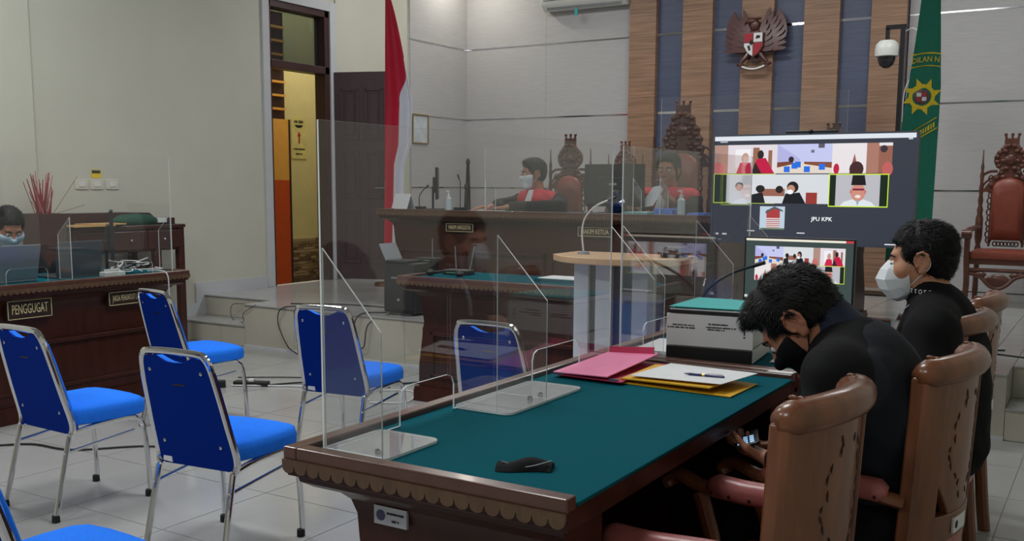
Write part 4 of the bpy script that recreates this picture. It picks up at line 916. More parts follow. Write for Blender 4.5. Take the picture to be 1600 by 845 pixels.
# ---- lectern table with pale legs
lt = thing('standing_table', 'tall narrow table with wood top and two pale grey legs', 'table', (-2.29, 4.82, 0))
tp = [(-.36, -.10), (-.18, -.22), (0, -.26), (.18, -.22), (.36, -.10), (.36, .24), (-.36, .24)]
tp = [(p.x, p.y) for p in curve([(-.36, -.06, 0), (-.22, -.19, 0), (0, -.25, 0), (.22, -.19, 0), (.36, -.06, 0)], 4)]+[(.36, .24), (-.36, .24)]
MB().prism(tp, 1.045, 1.08).build('table_top', BIRCH, lt, smooth=0, bevel=.004)
for x in (-.185, -.055, .16): MB().bx(x-.045, x+.045, -.06, .06, .03, 1.045).build('leg', LGREY, lt, smooth=0, bevel=.004)
MB().bx(-.14, -.10, -.04, .04, .03, 1.045).build('cable_channel', BLACKP, lt, smooth=0); MB().bx(-.01, .115, -.02, .02, .15, 1.045).build('modesty_panel', mat('smoke_panel', (60, 58, 62), .35), lt, smooth=0)
MB().prism(rrect(-.30, .30, -.25, .25, .05), 0, .03).build('foot_plate', LGREY, lt, smooth=0, bevel=.004)
bxm = thing('control_box', 'small black box on the tall wood topped table', 'box', (-2.0, 4.88, 1.081)); MB().bx(-.05, .07, -.05, .05, 0, .055).build('body', BLACKP, bxm, smooth=0, bevel=.005); MB().bx(-.05, .07, -.052, -.049, .04, .046).build('light_strip', METAL, bxm, smooth=0)
# ---- loudspeaker with laptop and router
sp = thing('subwoofer', 'black boxy loudspeaker standing at the platform edge', 'speaker', (-5.02, 6.60, HP), radians(0))
MB().bx(-.16, .16, -.17, .17, .02, .43).build('cabinet', mat('black_speaker_vinyl', (34, 35, 38), .5), sp, smooth=0, bevel=.008)
MB().bx(-.15, .15, -.182, -.17, .04, .22).build('grille', mat('speaker_grille', (24, 24, 26), .7), sp, smooth=0, bevel=.004); MB().bx(-.012, .014, -.186, -.182, .12, .138).build('badge', METAL, sp, smooth=0)
MB().bx(-.08, .08, -.176, -.168, .30, .315).build('port_slot', GREYP, sp, smooth=0)
for s in (-1, 1): MB().lathe([(.09, 0), (.08, .02)], (s*.06, -.1, 0), 16).build('foot', RUB, sp)
lp = thing('laptop', 'thin open laptop edge-on on top of the black loudspeaker', 'laptop', (-5.03, 6.58, HP+.431), radians(0))
MB().bx(-.10, .12, -.11, .11, 0, .02).build('base', BLACKP, lp, smooth=0, bevel=.004); MB().bx(-.004, .004, -.11, .11, 0, .15, T=T(-.1, 0, .018) @ Matrix.Rotation(radians(-28), 4, 'Y')).build('lid', SILV, lp, smooth=0, bevel=.002)
def router(label, loc, rz, ants):
    t = thing('wireless_router', label, 'router', loc, rz); MB().prism(rrect(-.10, .10, -.065, .065, .02), 0, .032).build('body', BLACKP, t, smooth=0, bevel=.006)
    for x, lean in ants: MB().tube([(x, .06, .03), (x+lean, .06, .19)], [.005, .004], 8).build('antenna', GREYP, t)
    MB().bx(-.06, .06, -.067, -.065, .012, .016).build('status_light', mat('led_green', (120, 190, 160), .4), t, smooth=0); return t
router('small black router with one aerial beside the laptop on the loudspeaker', (-4.955, 6.72, HP+.455), 0, ((.0, 0),))
bpy.data.objects['wireless_router'].location = (-4.93, 6.71, HP+.431)
bpy.data.objects['laptop'].location = (-5.05, 6.53, HP+.431)
router('black router with two raised aerials on the clerk desk', (-3.90, 5.66, .838), 0, ((-.06, -.01), (.055, .04)))
hs = thing('tangled_headset', 'dark headset and cables lying on the clerk desk', 'headset', (-3.86, 5.45, .84)); MB().tube(curve([(-.12, 0, .02), (-.05, .06, .03), (.06, .06, .03), (.12, 0, .02)], 6), .008, 8).build('band', BLACKP, hs)
for s in (-1, 1): MB().ell((s*.12, -.01, .022), (.035, .025, .022)).build('ear_pad', BLACKP, hs)
tf = thing('green_folder', 'green folder standing at the right part of the clerk desk', 'folder', (-3.05, 5.62, .838)); MB().bx(-.16, .16, -.1, .12, 0, .02).build('cover', FELT, tf, smooth=0); MB().bx(-.14, .15, -.09, .11, .02, .024).build('sheet', PAPER, tf, smooth=0)
# ---- flags
def flag_cloth(par, func, nu, nv, matf, mats, name='cloth'):
    V = [func(u/nu, v/nv) for v in range(nv+1) for u in range(nu+1)]; F = []; M_ = []
    for v in range(nv):
        for u in range(nu):
            a = v*(nu+1)+u; F.append((a, a+1, a+nu+2, a+nu+1)); M_.append(matf((u+.5)/nu, (v+.5)/nv))
    b = MB(); b.add(V, F, M_); o = b.build(name, mats, par, smooth=60, norm=False); s = o.modifiers.new('thick', 'SOLIDIFY'); s.thickness = .003; return o
rf = thing('national_flag', 'red and white flag draped down a tall pole behind the bench', 'flag', (-6.62, 8.32, HP))
def fR(u, v):
    z = 3.0-2.62*v+.0; wid = .05+.35*min(1, v/.42)**.8; wid = wid if v < .58 else wid-.0*(v-.58)
    lean = -.075*v
    # right side flares out and then the white corner falls back
    rgt = 1.0 if v < .58 else 1-.22*min(1, (v-.58)/.08)
    x = lean+(-.02)+wid*u*rgt*1.02-.03*u*(v-.3); y = .03*sin(u*17+v*1.2)*min(1, v*3)-.02*u
    return (x, y, z)
def mR(u, v):
    bnd = 1.1 if v < .245 else max(.46, 1.0-2.6*(v-.245)) if v < .5 else .47+.1*(v-.5)
    return 1 if u > bnd else 0
flag_cloth(rf, fR, 110, 150, mR, [REDC, WHITC])
MB().cyl((-.03, .03, 0), (-.0, .03, 3.06), .013, n=10).build('pole', mat('flag_pole_wood', (90, 60, 40), .4), rf); MB().tube([(0, .03, 3.05), (0, .03, 3.2)], [.02, .002], 8).build('spear_finial', METAL, rf); MB().lathe([(.17, 0), (.16, .03), (.03, .05), (.02, .08)], n=20).build('base', ROSE, rf)
gf = thing('court_flag', 'green court flag with yellow sun emblem beside the television', 'flag', (-1.42, 8.5, HP))
GX0, GX1 = -.22, .12
def gy(x, z): return .006*sin(x*30+z*1.1)*min(1, (2.95-z)*1.2+.15)
def fG(u, v):
    z = 2.95-2.75*v; k = min(1, .30+.95*v); x0 = .03-.24*k*min(1, .6+v*.6); x1 = .075+.06*min(1, v*2.5)-.02*max(0, v-.5)
    x = x0+(x1-x0)*u; return (x, gy(x, z), z)
flag_cloth(gf, fG, 48, 60, lambda u, v: 0, [GRNC])
def on_cloth(pts, off=-.009): return [(x, gy(x, z)+off, z) for x, z in pts]
ec = (.0, 1.775)                                                    # emblem centre on the cloth
def strip(pts, name, m, par, off=-.007):
    b = MB(); n = len(pts)//2
    V = on_cloth(pts, off)+on_cloth(pts, off+.002); b.add(V, [tuple(range(len(pts)-1, -1, -1)), tuple(range(len(pts), 2*len(pts)))]+[(i, (i+1) % len(pts), (i+1) % len(pts)+len(pts), i+len(pts)) for i in range(len(pts))]); return b.build(name, m, par, smooth=0)
def ringpoly(c, r0, r1, n=28): return None
def pet(a, r0, r1, da): return [(ec[0]+r0*cos(a-da), ec[1]+r0*sin(a-da)), (ec[0]+r1*cos(a-da*.1+.16), ec[1]+r1*sin(a-da*.1+.16)), (ec[0]+r0*cos(a+da), ec[1]+r0*sin(a+da))]
em = strip([(ec[0]+.098*cos(a), ec[1]+.098*sin(a)) for a in np.linspace(0, 2*pi, 29)[:-1]], 'sun_emblem', YELC, gf)
for k in range(8): strip(pet(2*pi*k/8+.2, .085, .150, .36), 'sun_ray', YELC, em)
strip([(ec[0]+.070*cos(a), ec[1]+.070*sin(a)) for a in np.linspace(0, 2*pi, 29)[:-1]], 'emblem_disc', GRNC, em, -.011)
strip([(ec[0]+.058*cos(a), ec[1]+.058*sin(a)) for a in np.linspace(0, 2*pi, 29)[:-1]], 'emblem_core', EAGLE, em, -.015)
for q, (dx, dz, mm) in enumerate(((-.020, .016, EMWH), (.020, .016, EMRED), (-.020, -.018, EMRED), (.020, -.018, EMWH))):
    strip([(ec[0]+dx-.017, ec[1]+dz-.015), (ec[0]+dx+.017, ec[1]+dz-.015), (ec[0]+dx+.017, ec[1]+dz+.015), (ec[0]+dx-.017, ec[1]+dz+.015)], 'shield_quarter', mm, em, -.020)
def band(z0f, x0, x1, h, name):
    xs = np.linspace(x0, x1, 14); strip([(x, z0f(x)) for x in xs]+[(x, z0f(x)+h) for x in xs[::-1]], name, YELC, gf)
arc = lambda x: ec[1]+.235+.10*(1-((x-.02)/.16)**2)*.3
band(lambda x: arc(x)+.065, -.105, .125, .010, 'upper_border'); band(lambda x: arc(x)-.03, -.11, .125, .007, 'upper_border')
low = lambda x: ec[1]-.25+.6*(x+.02)
band(lambda x: low(x), -.08, .12, .007, 'lower_border'); band(lambda x: low(x)-.085, -.07, .125, .010, 'lower_border')
def cloth_text(body, size, fx, par, nm='embroidered_lettering', wid=None):
    me = text_mesh(body, size, .0008)
    xs = [v.co.x for v in me.vertices]; k = wid/(max(xs)-min(xs)) if wid else 1
    for v in me.vertices:
        x, z = fx(v.co.x*k, v.co.y); v.co = (x, gy(x, z)-.008-v.co.z, z)
    me.materials.clear(); me.materials.append(YELC); return obj(nm, me, par)
cloth_text('DILAN N', .06, lambda x, y: (x+.015, arc(x+.015)+.022+y), gf, wid=.20)
rq = random.Random(8); xq = -.055
while xq < .10:
    wq = rq.uniform(.008, .014); strip([(xq, low(xq)-.062), (xq+wq, low(xq+wq)-.062), (xq+wq, low(xq+wq)-.024), (xq, low(xq)-.024)], 'embroidered_mark', YELC, gf); xq += wq+.008
MB().cyl((.06, .05, 0), (.06, .05, 3.1), .014, n=10).build('pole', mat('flag_pole_wood', (90, 60, 40), .4), gf); MB().lathe([(.17, 0), (.16, .03), (.03, .05), (.02, .08)], (.06, .05, 0), n=20).build('base', ROSE, gf)
MB().tube([(.06, .05, 3.08), (.06, .05, 3.22)], [.02, .002], 8).build('spear_finial', METAL, gf)
# ---- cctv dome on black post
cc = thing('security_camera', 'white dome security camera on a black post by the green flag', 'camera', (-1.94, 10.4, HP))
MB().bx(-.022, .022, -.022, .022, 0, 2.63).build('post', BLACKM, cc, smooth=0); MB().bx(-.16, .022, -.02, .02, 2.59, 2.63).build('arm', BLACKM, cc, smooth=0); MB().bx(-.16, -.125, -.02, .02, 2.47, 2.6).build('drop', BLACKM, cc, smooth=0)
MB().lathe([(.02, 2.49), (.07, 2.485), (.105, 2.45), (.115, 2.40), (.112, 2.335), (.10, 2.33)], (-.142, 0, 0), 24).build('housing', WHITEP, cc)
MB().lathe([(.085, 2.33), (.083, 2.30), (.065, 2.25), (.03, 2.225), (.005, 2.22)], (-.142, 0, 0), 24).build('dome', mat('smoked_dome', (50, 50, 54), .15), cc); MB().bx(-.3, .3, -.2, .2, 0, .012).build('base_plate', BLACKM, cc, smooth=0)
MB().tube(curve([(.02, 0, 2.56), (.10, -.03, 2.58), (.2, -.05, 2.46), (.18, -.05, 2.26), (.05, -.02, 2.02), (.03, 0, 1.7)], 6), .005, 6).build('cable', CABLEW, cc)
# ---- wall stands behind bench
for k, (x, y, lab) in enumerate(((-7.33, 10.86, 'taller folded black tripod leaning at the back corner'), (-7.18, 10.6, 'shorter folded black tripod beside the taller one'))):
    t = thing('folded_tripod', lab, 'tripod', (x, y, HP), 0, 'folded tripods in the corner'); h = 1.40-.32*k
    for q in range(3): MB().tube([(.06*cos(q*2.1), .06*sin(q*2.1), 0), (.012*cos(q*2.1), .012*sin(q*2.1), h-.1)], .011, 8).build('leg', BLACKM, t)
    MB().ell((0, 0, h-.04), (.028, .028, .05)).build('head', BLACKP, t); MB().cyl((0, 0, h-.25), (0, 0, h-.08), .022, n=10).build('collar', BLACKP, t)
# ---- things on the bench
BZ = HP+.83
def bench_thing(name, label, cat, x, y, rz=0): return thing(name, label, cat, (x, y, BZ), rz)
t = bench_thing('folded_sign', 'white tent card at the left end of the bench', 'sign', -5.92, 7.66, radians(-10)); MB().prism([(-.06, 0), (0, .15), (.06, 0), (.055, 0), (0, .14), (-.055, 0)], -.11, .11, YZ).build('card', PAPER, t, smooth=0)
def side_monitor(name, label, loc, rz, w_=.5, h=.3, up_=.1):
    t = thing(name, label, 'monitor', loc, rz); MB().bx(-w_/2, w_/2, -.012, .012, up_, up_+h).build('panel', BLACKP, t, smooth=0, bevel=.004); MB().bx(-w_*.3, w_*.3, .012, .04, up_+.06, up_+h*.7).build('back_housing', BLACKP, t, smooth=0, bevel=.01)
    MB().bx(-.025, .025, .03, .05, 0, up_+.12).build('neck', BLACKP, t, smooth=0); MB().prism(rrect(-.12, .12, -.07, .10, .03), 0, .012).build('foot', BLACKP, t, smooth=0, bevel=.003); return t
side_monitor('desktop_monitor', 'monitor seen edge-on at the left end of the bench', (-5.62, 7.80, BZ), radians(124), .42, .30, .10)
side_monitor('desktop_monitor', 'black monitor turned away in the middle of the bench', (-3.72, 7.74, BZ), 0, .56, .36, .06)
o = bpy.data.objects['desktop_monitor.002']; o.rotation_euler = (0, 0, pi)
MB().bx(-.04, .03, .04, .042, .24, .26).build('maker_badge', mat('badge_grey', (150, 152, 156), .4), o, smooth=0)
t = thing('crumpled_wrap', 'shiny dark blue crumpled wrap in front of the black monitor', 'wrap', (-3.62, 7.57, BZ))
random.seed(5); m = MB(); rings = []
for j in range(9):
    a = -pi/2+pi*j/8; rings.append([((.09+random.uniform(-.02, .02))*max(cos(a), .05)*cos(2*pi*i/12), (.04+random.uniform(-.008, .008))*max(cos(a), .05)*sin(2*pi*i/12), .1+.1*sin(a)+random.uniform(-.006, .006) if 0 < j < 8 else .1+.1*sin(a)) for i in range(12)])
m.loft(rings); m.build('crumpled_body', mat('shiny_wrap', (34, 36, 70), .08, .3, coat=1), t, smooth=0)
def bottle(label, loc, col, h=.17, r=.03):
    t = thing('pump_bottle', label, 'bottle', loc); MB().lathe([(r, 0), (r, h*.62), (r*.5, h*.72), (r*.4, h*.76)], n=16).build('bottle_body', mat('clear_bottle', (196, 206, 210), .1, var=.02), t)
    MB().lathe([(r*.5, h*.74), (r*.5, h*.82), (r*.2, h*.84), (r*.2, h)], n=12).build('pump_neck', WHITEP, t); MB().bx(-r*.9, r*.3, -.008, .008, h*.96, h*1.03).build('pump_head', WHITEP, t, smooth=0); return t
bottle('white pump sanitizer bottle beside the edge-on monitor', (-5.36, 7.62, BZ), 0, .18, .028)
bottle('clear pump bottle at the right of the judge with glasses', (-3.06, 7.62, BZ), 0, .20, .032)
def gmic(label, loc, pts):
    t = thing('gooseneck_microphone', label, 'microphone', loc); MB().prism(rrect(-.05, .05, -.05, .05, .01), 0, .025).build('base', BLACKP, t, smooth=0); MB().tube(curve(pts, 5), .005, 6).build('gooseneck', BLACKM, t); MB().tube([pts[-1], Vector(pts[-1])+(Vector(pts[-1])-Vector(pts[-2])).normalized()*.05], .008, 8).build('capsule', BLACKP, t)
gmic('thin gooseneck microphone left of the edge-on monitor', (-5.96, 7.97, BZ), [(0, 0, .02), (.0, 0, .12), (.08, -.05, .18), (.14, -.08, .21)])
gmic('thin upright gooseneck microphone beside the white pump bottle', (-5.42, 7.9, BZ), [(0, 0, .02), (0, 0, .15), (0, 0, .26), (-.005, -.01, .29)])
for nm, lb_, x0, x1, m_, h in (('green_folder', 'mint green folder lying on the bench beside the black monitor', -3.55, -3.33, TEAL, .02), ('blue_box', 'flat blue box on the bench before the judge with glasses', -3.27, -3.11, mat('bright_blue_box', (70, 120, 214), .5), .05), ('blue_folder', 'blue folder at the bench right of the pump bottle', -2.99, -2.84, mat('bright_blue_box', (70, 120, 214), .5), .02)):
    t = thing(nm, lb_, 'folder' if 'folder' in nm else 'box', ((x0+x1)/2, 7.62, BZ)); MB().bx(-(x1-x0)/2, (x1-x0)/2, -.06, .12, 0, h).build('body', m_, t, smooth=0, bevel=.003); MB().bx(-(x1-x0)/2+.01, (x1-x0)/2-.01, -.05, .11, h, h+.003).build('top_sheet', m_ if nm != 'green_folder' else PAPER, t, smooth=0)
t = thing('paper_sheet', 'white paper held up by the judge with glasses', 'paper', (-3.40, 7.74, BZ+.02), radians(0)); MB().prism([(-.14, .08), (.0, .10), (.09, .24), (.06, .27), (.0, .26)], -.001, .001, XZ).build('sheet', PAPER, t, smooth=0)
bpy.data.objects['paper_sheet'].location = (-3.385, 7.80, BZ-.03)
t = thing('loose_papers', 'white papers on the bench under the masked judge hands', 'paper', (-4.95, 7.62, BZ)); MB().bx(-.15, .15, -.1, .1, 0, .008).build('sheet', PAPER, t, smooth=0)
# ---- left desk things
ZC = .838
def laptop(label, y0, m_, tilt=14, x=-5.82):
    t = thing('laptop', label, 'laptop', (x, y0, ZC)); MB().bx(-.23, 0, -.165, .165, 0, .016).build('base', m_, t, smooth=0, bevel=.003)
    MB().bx(-.004, .004, -.165, .165, 0, .225, T=T(-.002, 0, .014) @ Matrix.Rotation(radians(tilt), 4, 'Y')).build('lid', m_, t, smooth=0, bevel=.003); MB().bx(-.2, -.05, -.14, .14, .016, .018).build('keyboard', BLACKP, t, smooth=0); return t
laptop('open silver laptop in front of the man at the left desk', 3.60, SILV); laptop('open dark grey laptop beside the edge-on monitor on the left desk', 4.06, GUN, 8)
side_monitor('desktop_monitor', 'tall thin monitor seen edge-on on the left desk', (-5.95, 4.42, ZC), radians(143), .40, .33, .10)
t = thing('cable_tangle', 'tangle of white and black cables on the left desk', 'cables', (-5.80, 4.47, ZC+.004))
random.seed(9)
for k in range(10):
    p = [(random.uniform(-.08, .06), random.uniform(-.18, .18), random.uniform(.005, .09)) for q in range(5)]; MB().tube(curve(p, 6), .004, 6).build('cable_loop', CABLEW if k % 3 else CABLE, t)
t = thing('white_adapter', 'small white box and papers beside the dark grey laptop', 'box', (-5.72, 4.24, ZC)); MB().bx(-.03, .03, -.08, .08, 0, .03).build('body', WHITEP, t, smooth=0, bevel=.004); MB().bx(-.02, .02, -.05, .05, .03, .045).build('plug', WHITEP, t, smooth=0)
# ---- writing cabinet by the wall
cb_ = thing('writing_cabinet', 'dark wooden writing cabinet with raised gallery by the left wall', 'cabinet', (-7.16, 5.37, 0))
wdm = mat('cabinet_dark_wood', (66, 38, 32), .35, var=.2, scale=4, stretch=(1, 6, 6), coat=.2)
MB().bx(-.36, .02, -.43, .70, 1.065, 1.095).build('top', wdm, cb_, smooth=0, bevel=.004); MB().bx(-.37, 0, -.41, .66, .87, 1.065).build('apron', wdm, cb_, smooth=0, bevel=.004)
for k in range(3): dr_ = MB().bx(0, .012, -.38+.345*k, -.06+.345*k, .89, 1.045).build('drawer', wdm, cb_, smooth=0, bevel=.004); MB().ell((.02, -.22+.345*k, .97), (.012, .012, .012), 10, 6).build('knob', METAL, dr_)
for x in (-.33, -.02):
    for y in (-.39, .40, .66): MB().bx(x-.03, x+.03, y-.03, y+.03, 0, 1.065).build('leg', wdm, cb_, smooth=0, bevel=.004)
gl = [(-.42, 1.095), (.64, 1.095), (.64, 1.16), (.60, 1.19), (.3, 1.20), (-.42, 1.20)]; MB().prism(gl, -.36, -.33, YZ).build('gallery', wdm, cb_, smooth=0, bevel=.004); MB().bx(-.33, -.05, .61, .64, 1.095, 1.15).build('gallery_side', wdm, cb_, smooth=0)
MB().bx(-.32, .01, -.42, .60, 1.0955, 1.099).build('glass_top', mat('dark_glass_top', (40, 70, 66), .08), cb_, smooth=0)
t = thing('envelope_pile', 'brown envelopes lying on the writing cabinet', 'envelope', (-7.22, 5.10, 1.10)); kr = mat('kraft_paper', (186, 150, 92), .7)
MB().bx(-.12, .14, -.18, .20, 0, .01).build('lower_envelope', kr, t, smooth=0); MB().bx(-.12, .12, .0, .32, .01, .02).build('upper_envelope', kr, t, smooth=0)
t = thing('green_bag', 'dark green soft bag on the writing cabinet', 'bag', (-7.30, 5.66, 1.10)); m = MB(); m.loft([[(.11*cos(a)*k, .22*sin(a)*k, z+.012*cos(a*2)*(z > .02)) for a in np.linspace(0, 2*pi, 17)[:-1]] for k, z in ((.9, 0), (1, .02), (.98, .055), (.8, .075), (.3, .08))]); m.build('bag_body', mat('dark_green_cloth', (20, 74, 58), .8, bump=.3, bscale=40), t, smooth=60)
MB().bx(-.05, .06, .2, .29, .01, .05).build('white_tag', PAPER, t, smooth=0)
t = thing('square_planter', 'square brown planter with red dried sticks on the left', 'planter', (-7.28, 4.79, .70)); MB().loft([[(x*k, y*k, z) for x, y in ((-.12, -.12), (.12, -.12), (.12, .12), (-.12, .12))] for k, z in ((.85, 0), (1.0, .51), (.88, .51), (.86, .46))]).build('pot', wdm, t, smooth=0); MB().bx(-.14, .14, -.14, .14, -.70, 0).build('plinth', wdm, t, smooth=0)
random.seed(21); rs = [mat('dried_red_stick', (150, 40, 56), .7), mat('dried_pink_stick', (186, 110, 104), .7), mat('dried_brown_stick', (120, 84, 64), .7)]
for k in range(34):
    a = random.uniform(0, 2*pi); l = random.uniform(.22, .38) if k < 28 else random.uniform(.14, .2); sp_ = random.uniform(.02, .13); b = (random.uniform(-.05, .05), random.uniform(-.05, .05), .46)
    MB().tube([b, (b[0]+sp_*.5*cos(a)*.7, b[1]+sp_*.5*sin(a), .46+l*.5), (b[0]+sp_*cos(a)*.7, b[1]+sp_*sin(a), .46+l)], [.007, .006, .003] if k < 20 else .003, 5).build('dried_stick', rs[k % 3 if k > 9 else 0], t)
for e in ((.05, .28, .40), (.10, .30, .10)): MB().tube([(0, .08, .5), (e[0], e[1], .5+e[2]*.75)], .002, 5).build('dried_stick', rs[2], t)
# ---- floor cables and power strip
t = thing('power_strip', 'black power strip with plug on the floor beside the left desk', 'power strip', (-5.30, 5.05, 0), radians(25)); MB().bx(-.13, .13, -.03, .03, 0, .035).build('body', BLACKP, t, smooth=0, bevel=.006)
MB().bx(-.28, -.18, -.03, .03, 0, .05, T=Matrix.Rotation(.4, 4, 'Z')).build('adapter_plug', BLACKP, t, smooth=0, bevel=.006); MB().bx(-.02, .02, -.02, .02, .035, .05).build('plug', WHITEP, t, smooth=0)
def cab(label, pts, m_, r=.006):
    o = thing('floor_cable', label, 'cable', pts[0], 0, 'loose cables'); b = Vector(pts[0]); MB().tube(curve([Vector(p)-b for p in pts], 8), r, 6).build('cable', m_, o)
cab('black cable running from the power strip towards the platform', [(-5.2, 5.1, .008), (-5.0, 5.35, .008), (-4.7, 5.4, .008), (-4.4, 5.7, .008), (-4.2, 6.0, .008)], CABLE)
cab('white cable running along the floor beside the power strip', [(-5.4, 4.95, .008), (-5.15, 5.1, .008), (-4.95, 5.2, .008), (-4.7, 5.22, .008), (-4.45, 5.45, .008)], CABLEW)
cab('thin black cable lying across the floor behind the chairs', [(-5.6, 5.2, .006), (-5.2, 5.45, .006), (-4.8, 5.55, .006), (-4.4, 5.52, .006)], CABLE, .004)
cab('black cable curling under the PENGGUGAT desk chair', [(-5.3, 3.0, .008), (-5.1, 3.2, .008), (-4.8, 3.25, .008), (-4.55, 3.5, .008), (-4.3, 3.6, .008)], CABLE)
cab('black cable hanging over the left part of the platform edge', [(-5.95, 6.42, HP+.006), (-6.15, 6.25, HP+.004), (-6.22, 6.255, .25), (-6.1, 6.24, .06), (-5.95, 6.2, .008)], CABLE, .005)
cab('black cable dropping in front of the loudspeaker', [(-5.2, 6.5, HP+.006), (-5.3, 6.25, HP-.0), (-5.36, 6.24, .18), (-5.25, 6.24, .12), (-5.2, 6.25, .32), (-5.1, 6.4, HP+.008)], CABLE, .006)
cab('black cable lying on the platform left of the loudspeaker', [(-5.25, 6.62, HP+.006), (-5.45, 6.75, HP+.006), (-5.9, 6.7, HP+.006), (-6.3, 6.5, HP+.006)], CABLE, .005)
cab('thin cable drooping along the left side stairs', [(-6.95, 6.6, HP-.05), (-7.1, 6.55, .32), (-7.05, 6.5, .2), (-6.8, 6.4, .2), (-6.66, 6.27, .3), (-6.5, 6.27, HP+.004)], CABLE, .003)
cab('black cable looping at the foot of the clerk desk', [(-4.35, 5.35, .008), (-4.5, 5.6, .008), (-4.3, 5.8, .01), (-4.35, 6.1, .1), (-4.4, 6.25, .3)], CABLE, .006)
cab('white cable coiled beside the clerk desk corner', [(-4.25, 5.1, .008), (-4.45, 5.3, .008), (-4.2, 5.5, .008), (-4.0, 5.2, .008), (-4.2, 5.05, .008)], CABLEW, .005)
t = thing('wall_socket', 'small black socket hanging on the platform riser', 'socket', (-4.62, YP, .30)); MB().bx(-.03, .03, -.035, -.001, -.04, .04).build('body', BLACKP, t, smooth=0, bevel=.005); MB().tube([(0, -.02, -.04), (.02, -.02, -.2)], .005, 6).build('lead', CABLE, t)
# ---- right platform odds
cab('black cable lying along the platform at the right', [(-.6, 7.2, HP+.006), (-.9, 7.05, HP+.006), (-1.2, 7.2, HP+.006), (-.3, 6.9, HP+.006)], CABLE, .006)

t = thing('gooseneck_microphone', 'pale thin gooseneck microphone rising from the wood topped table', 'microphone', (-2.50, 4.83, 1.081)); MB().lathe([(.035, 0), (.03, .012), (.008, .016)], n=16).build('base', GREYP, t)
MB().tube(curve([(0, 0, .015), (-.01, 0, .12), (.01, 0, .20), (.07, 0, .26), (.15, 0, .295)], 6), .005, 8).build('gooseneck', LGREY, t); MB().tube([(.145, 0, .293), (.19, 0, .31)], .009, 10).build('capsule', BLACKP, t)
cab('white cable hanging down the front of the left desk', [(-5.72, 4.52, .852), (-5.60, 4.53, .858), (-5.54, 4.54, .83), (-5.535, 4.545, .70), (-5.53, 4.55, .45)], CABLEW, .004)
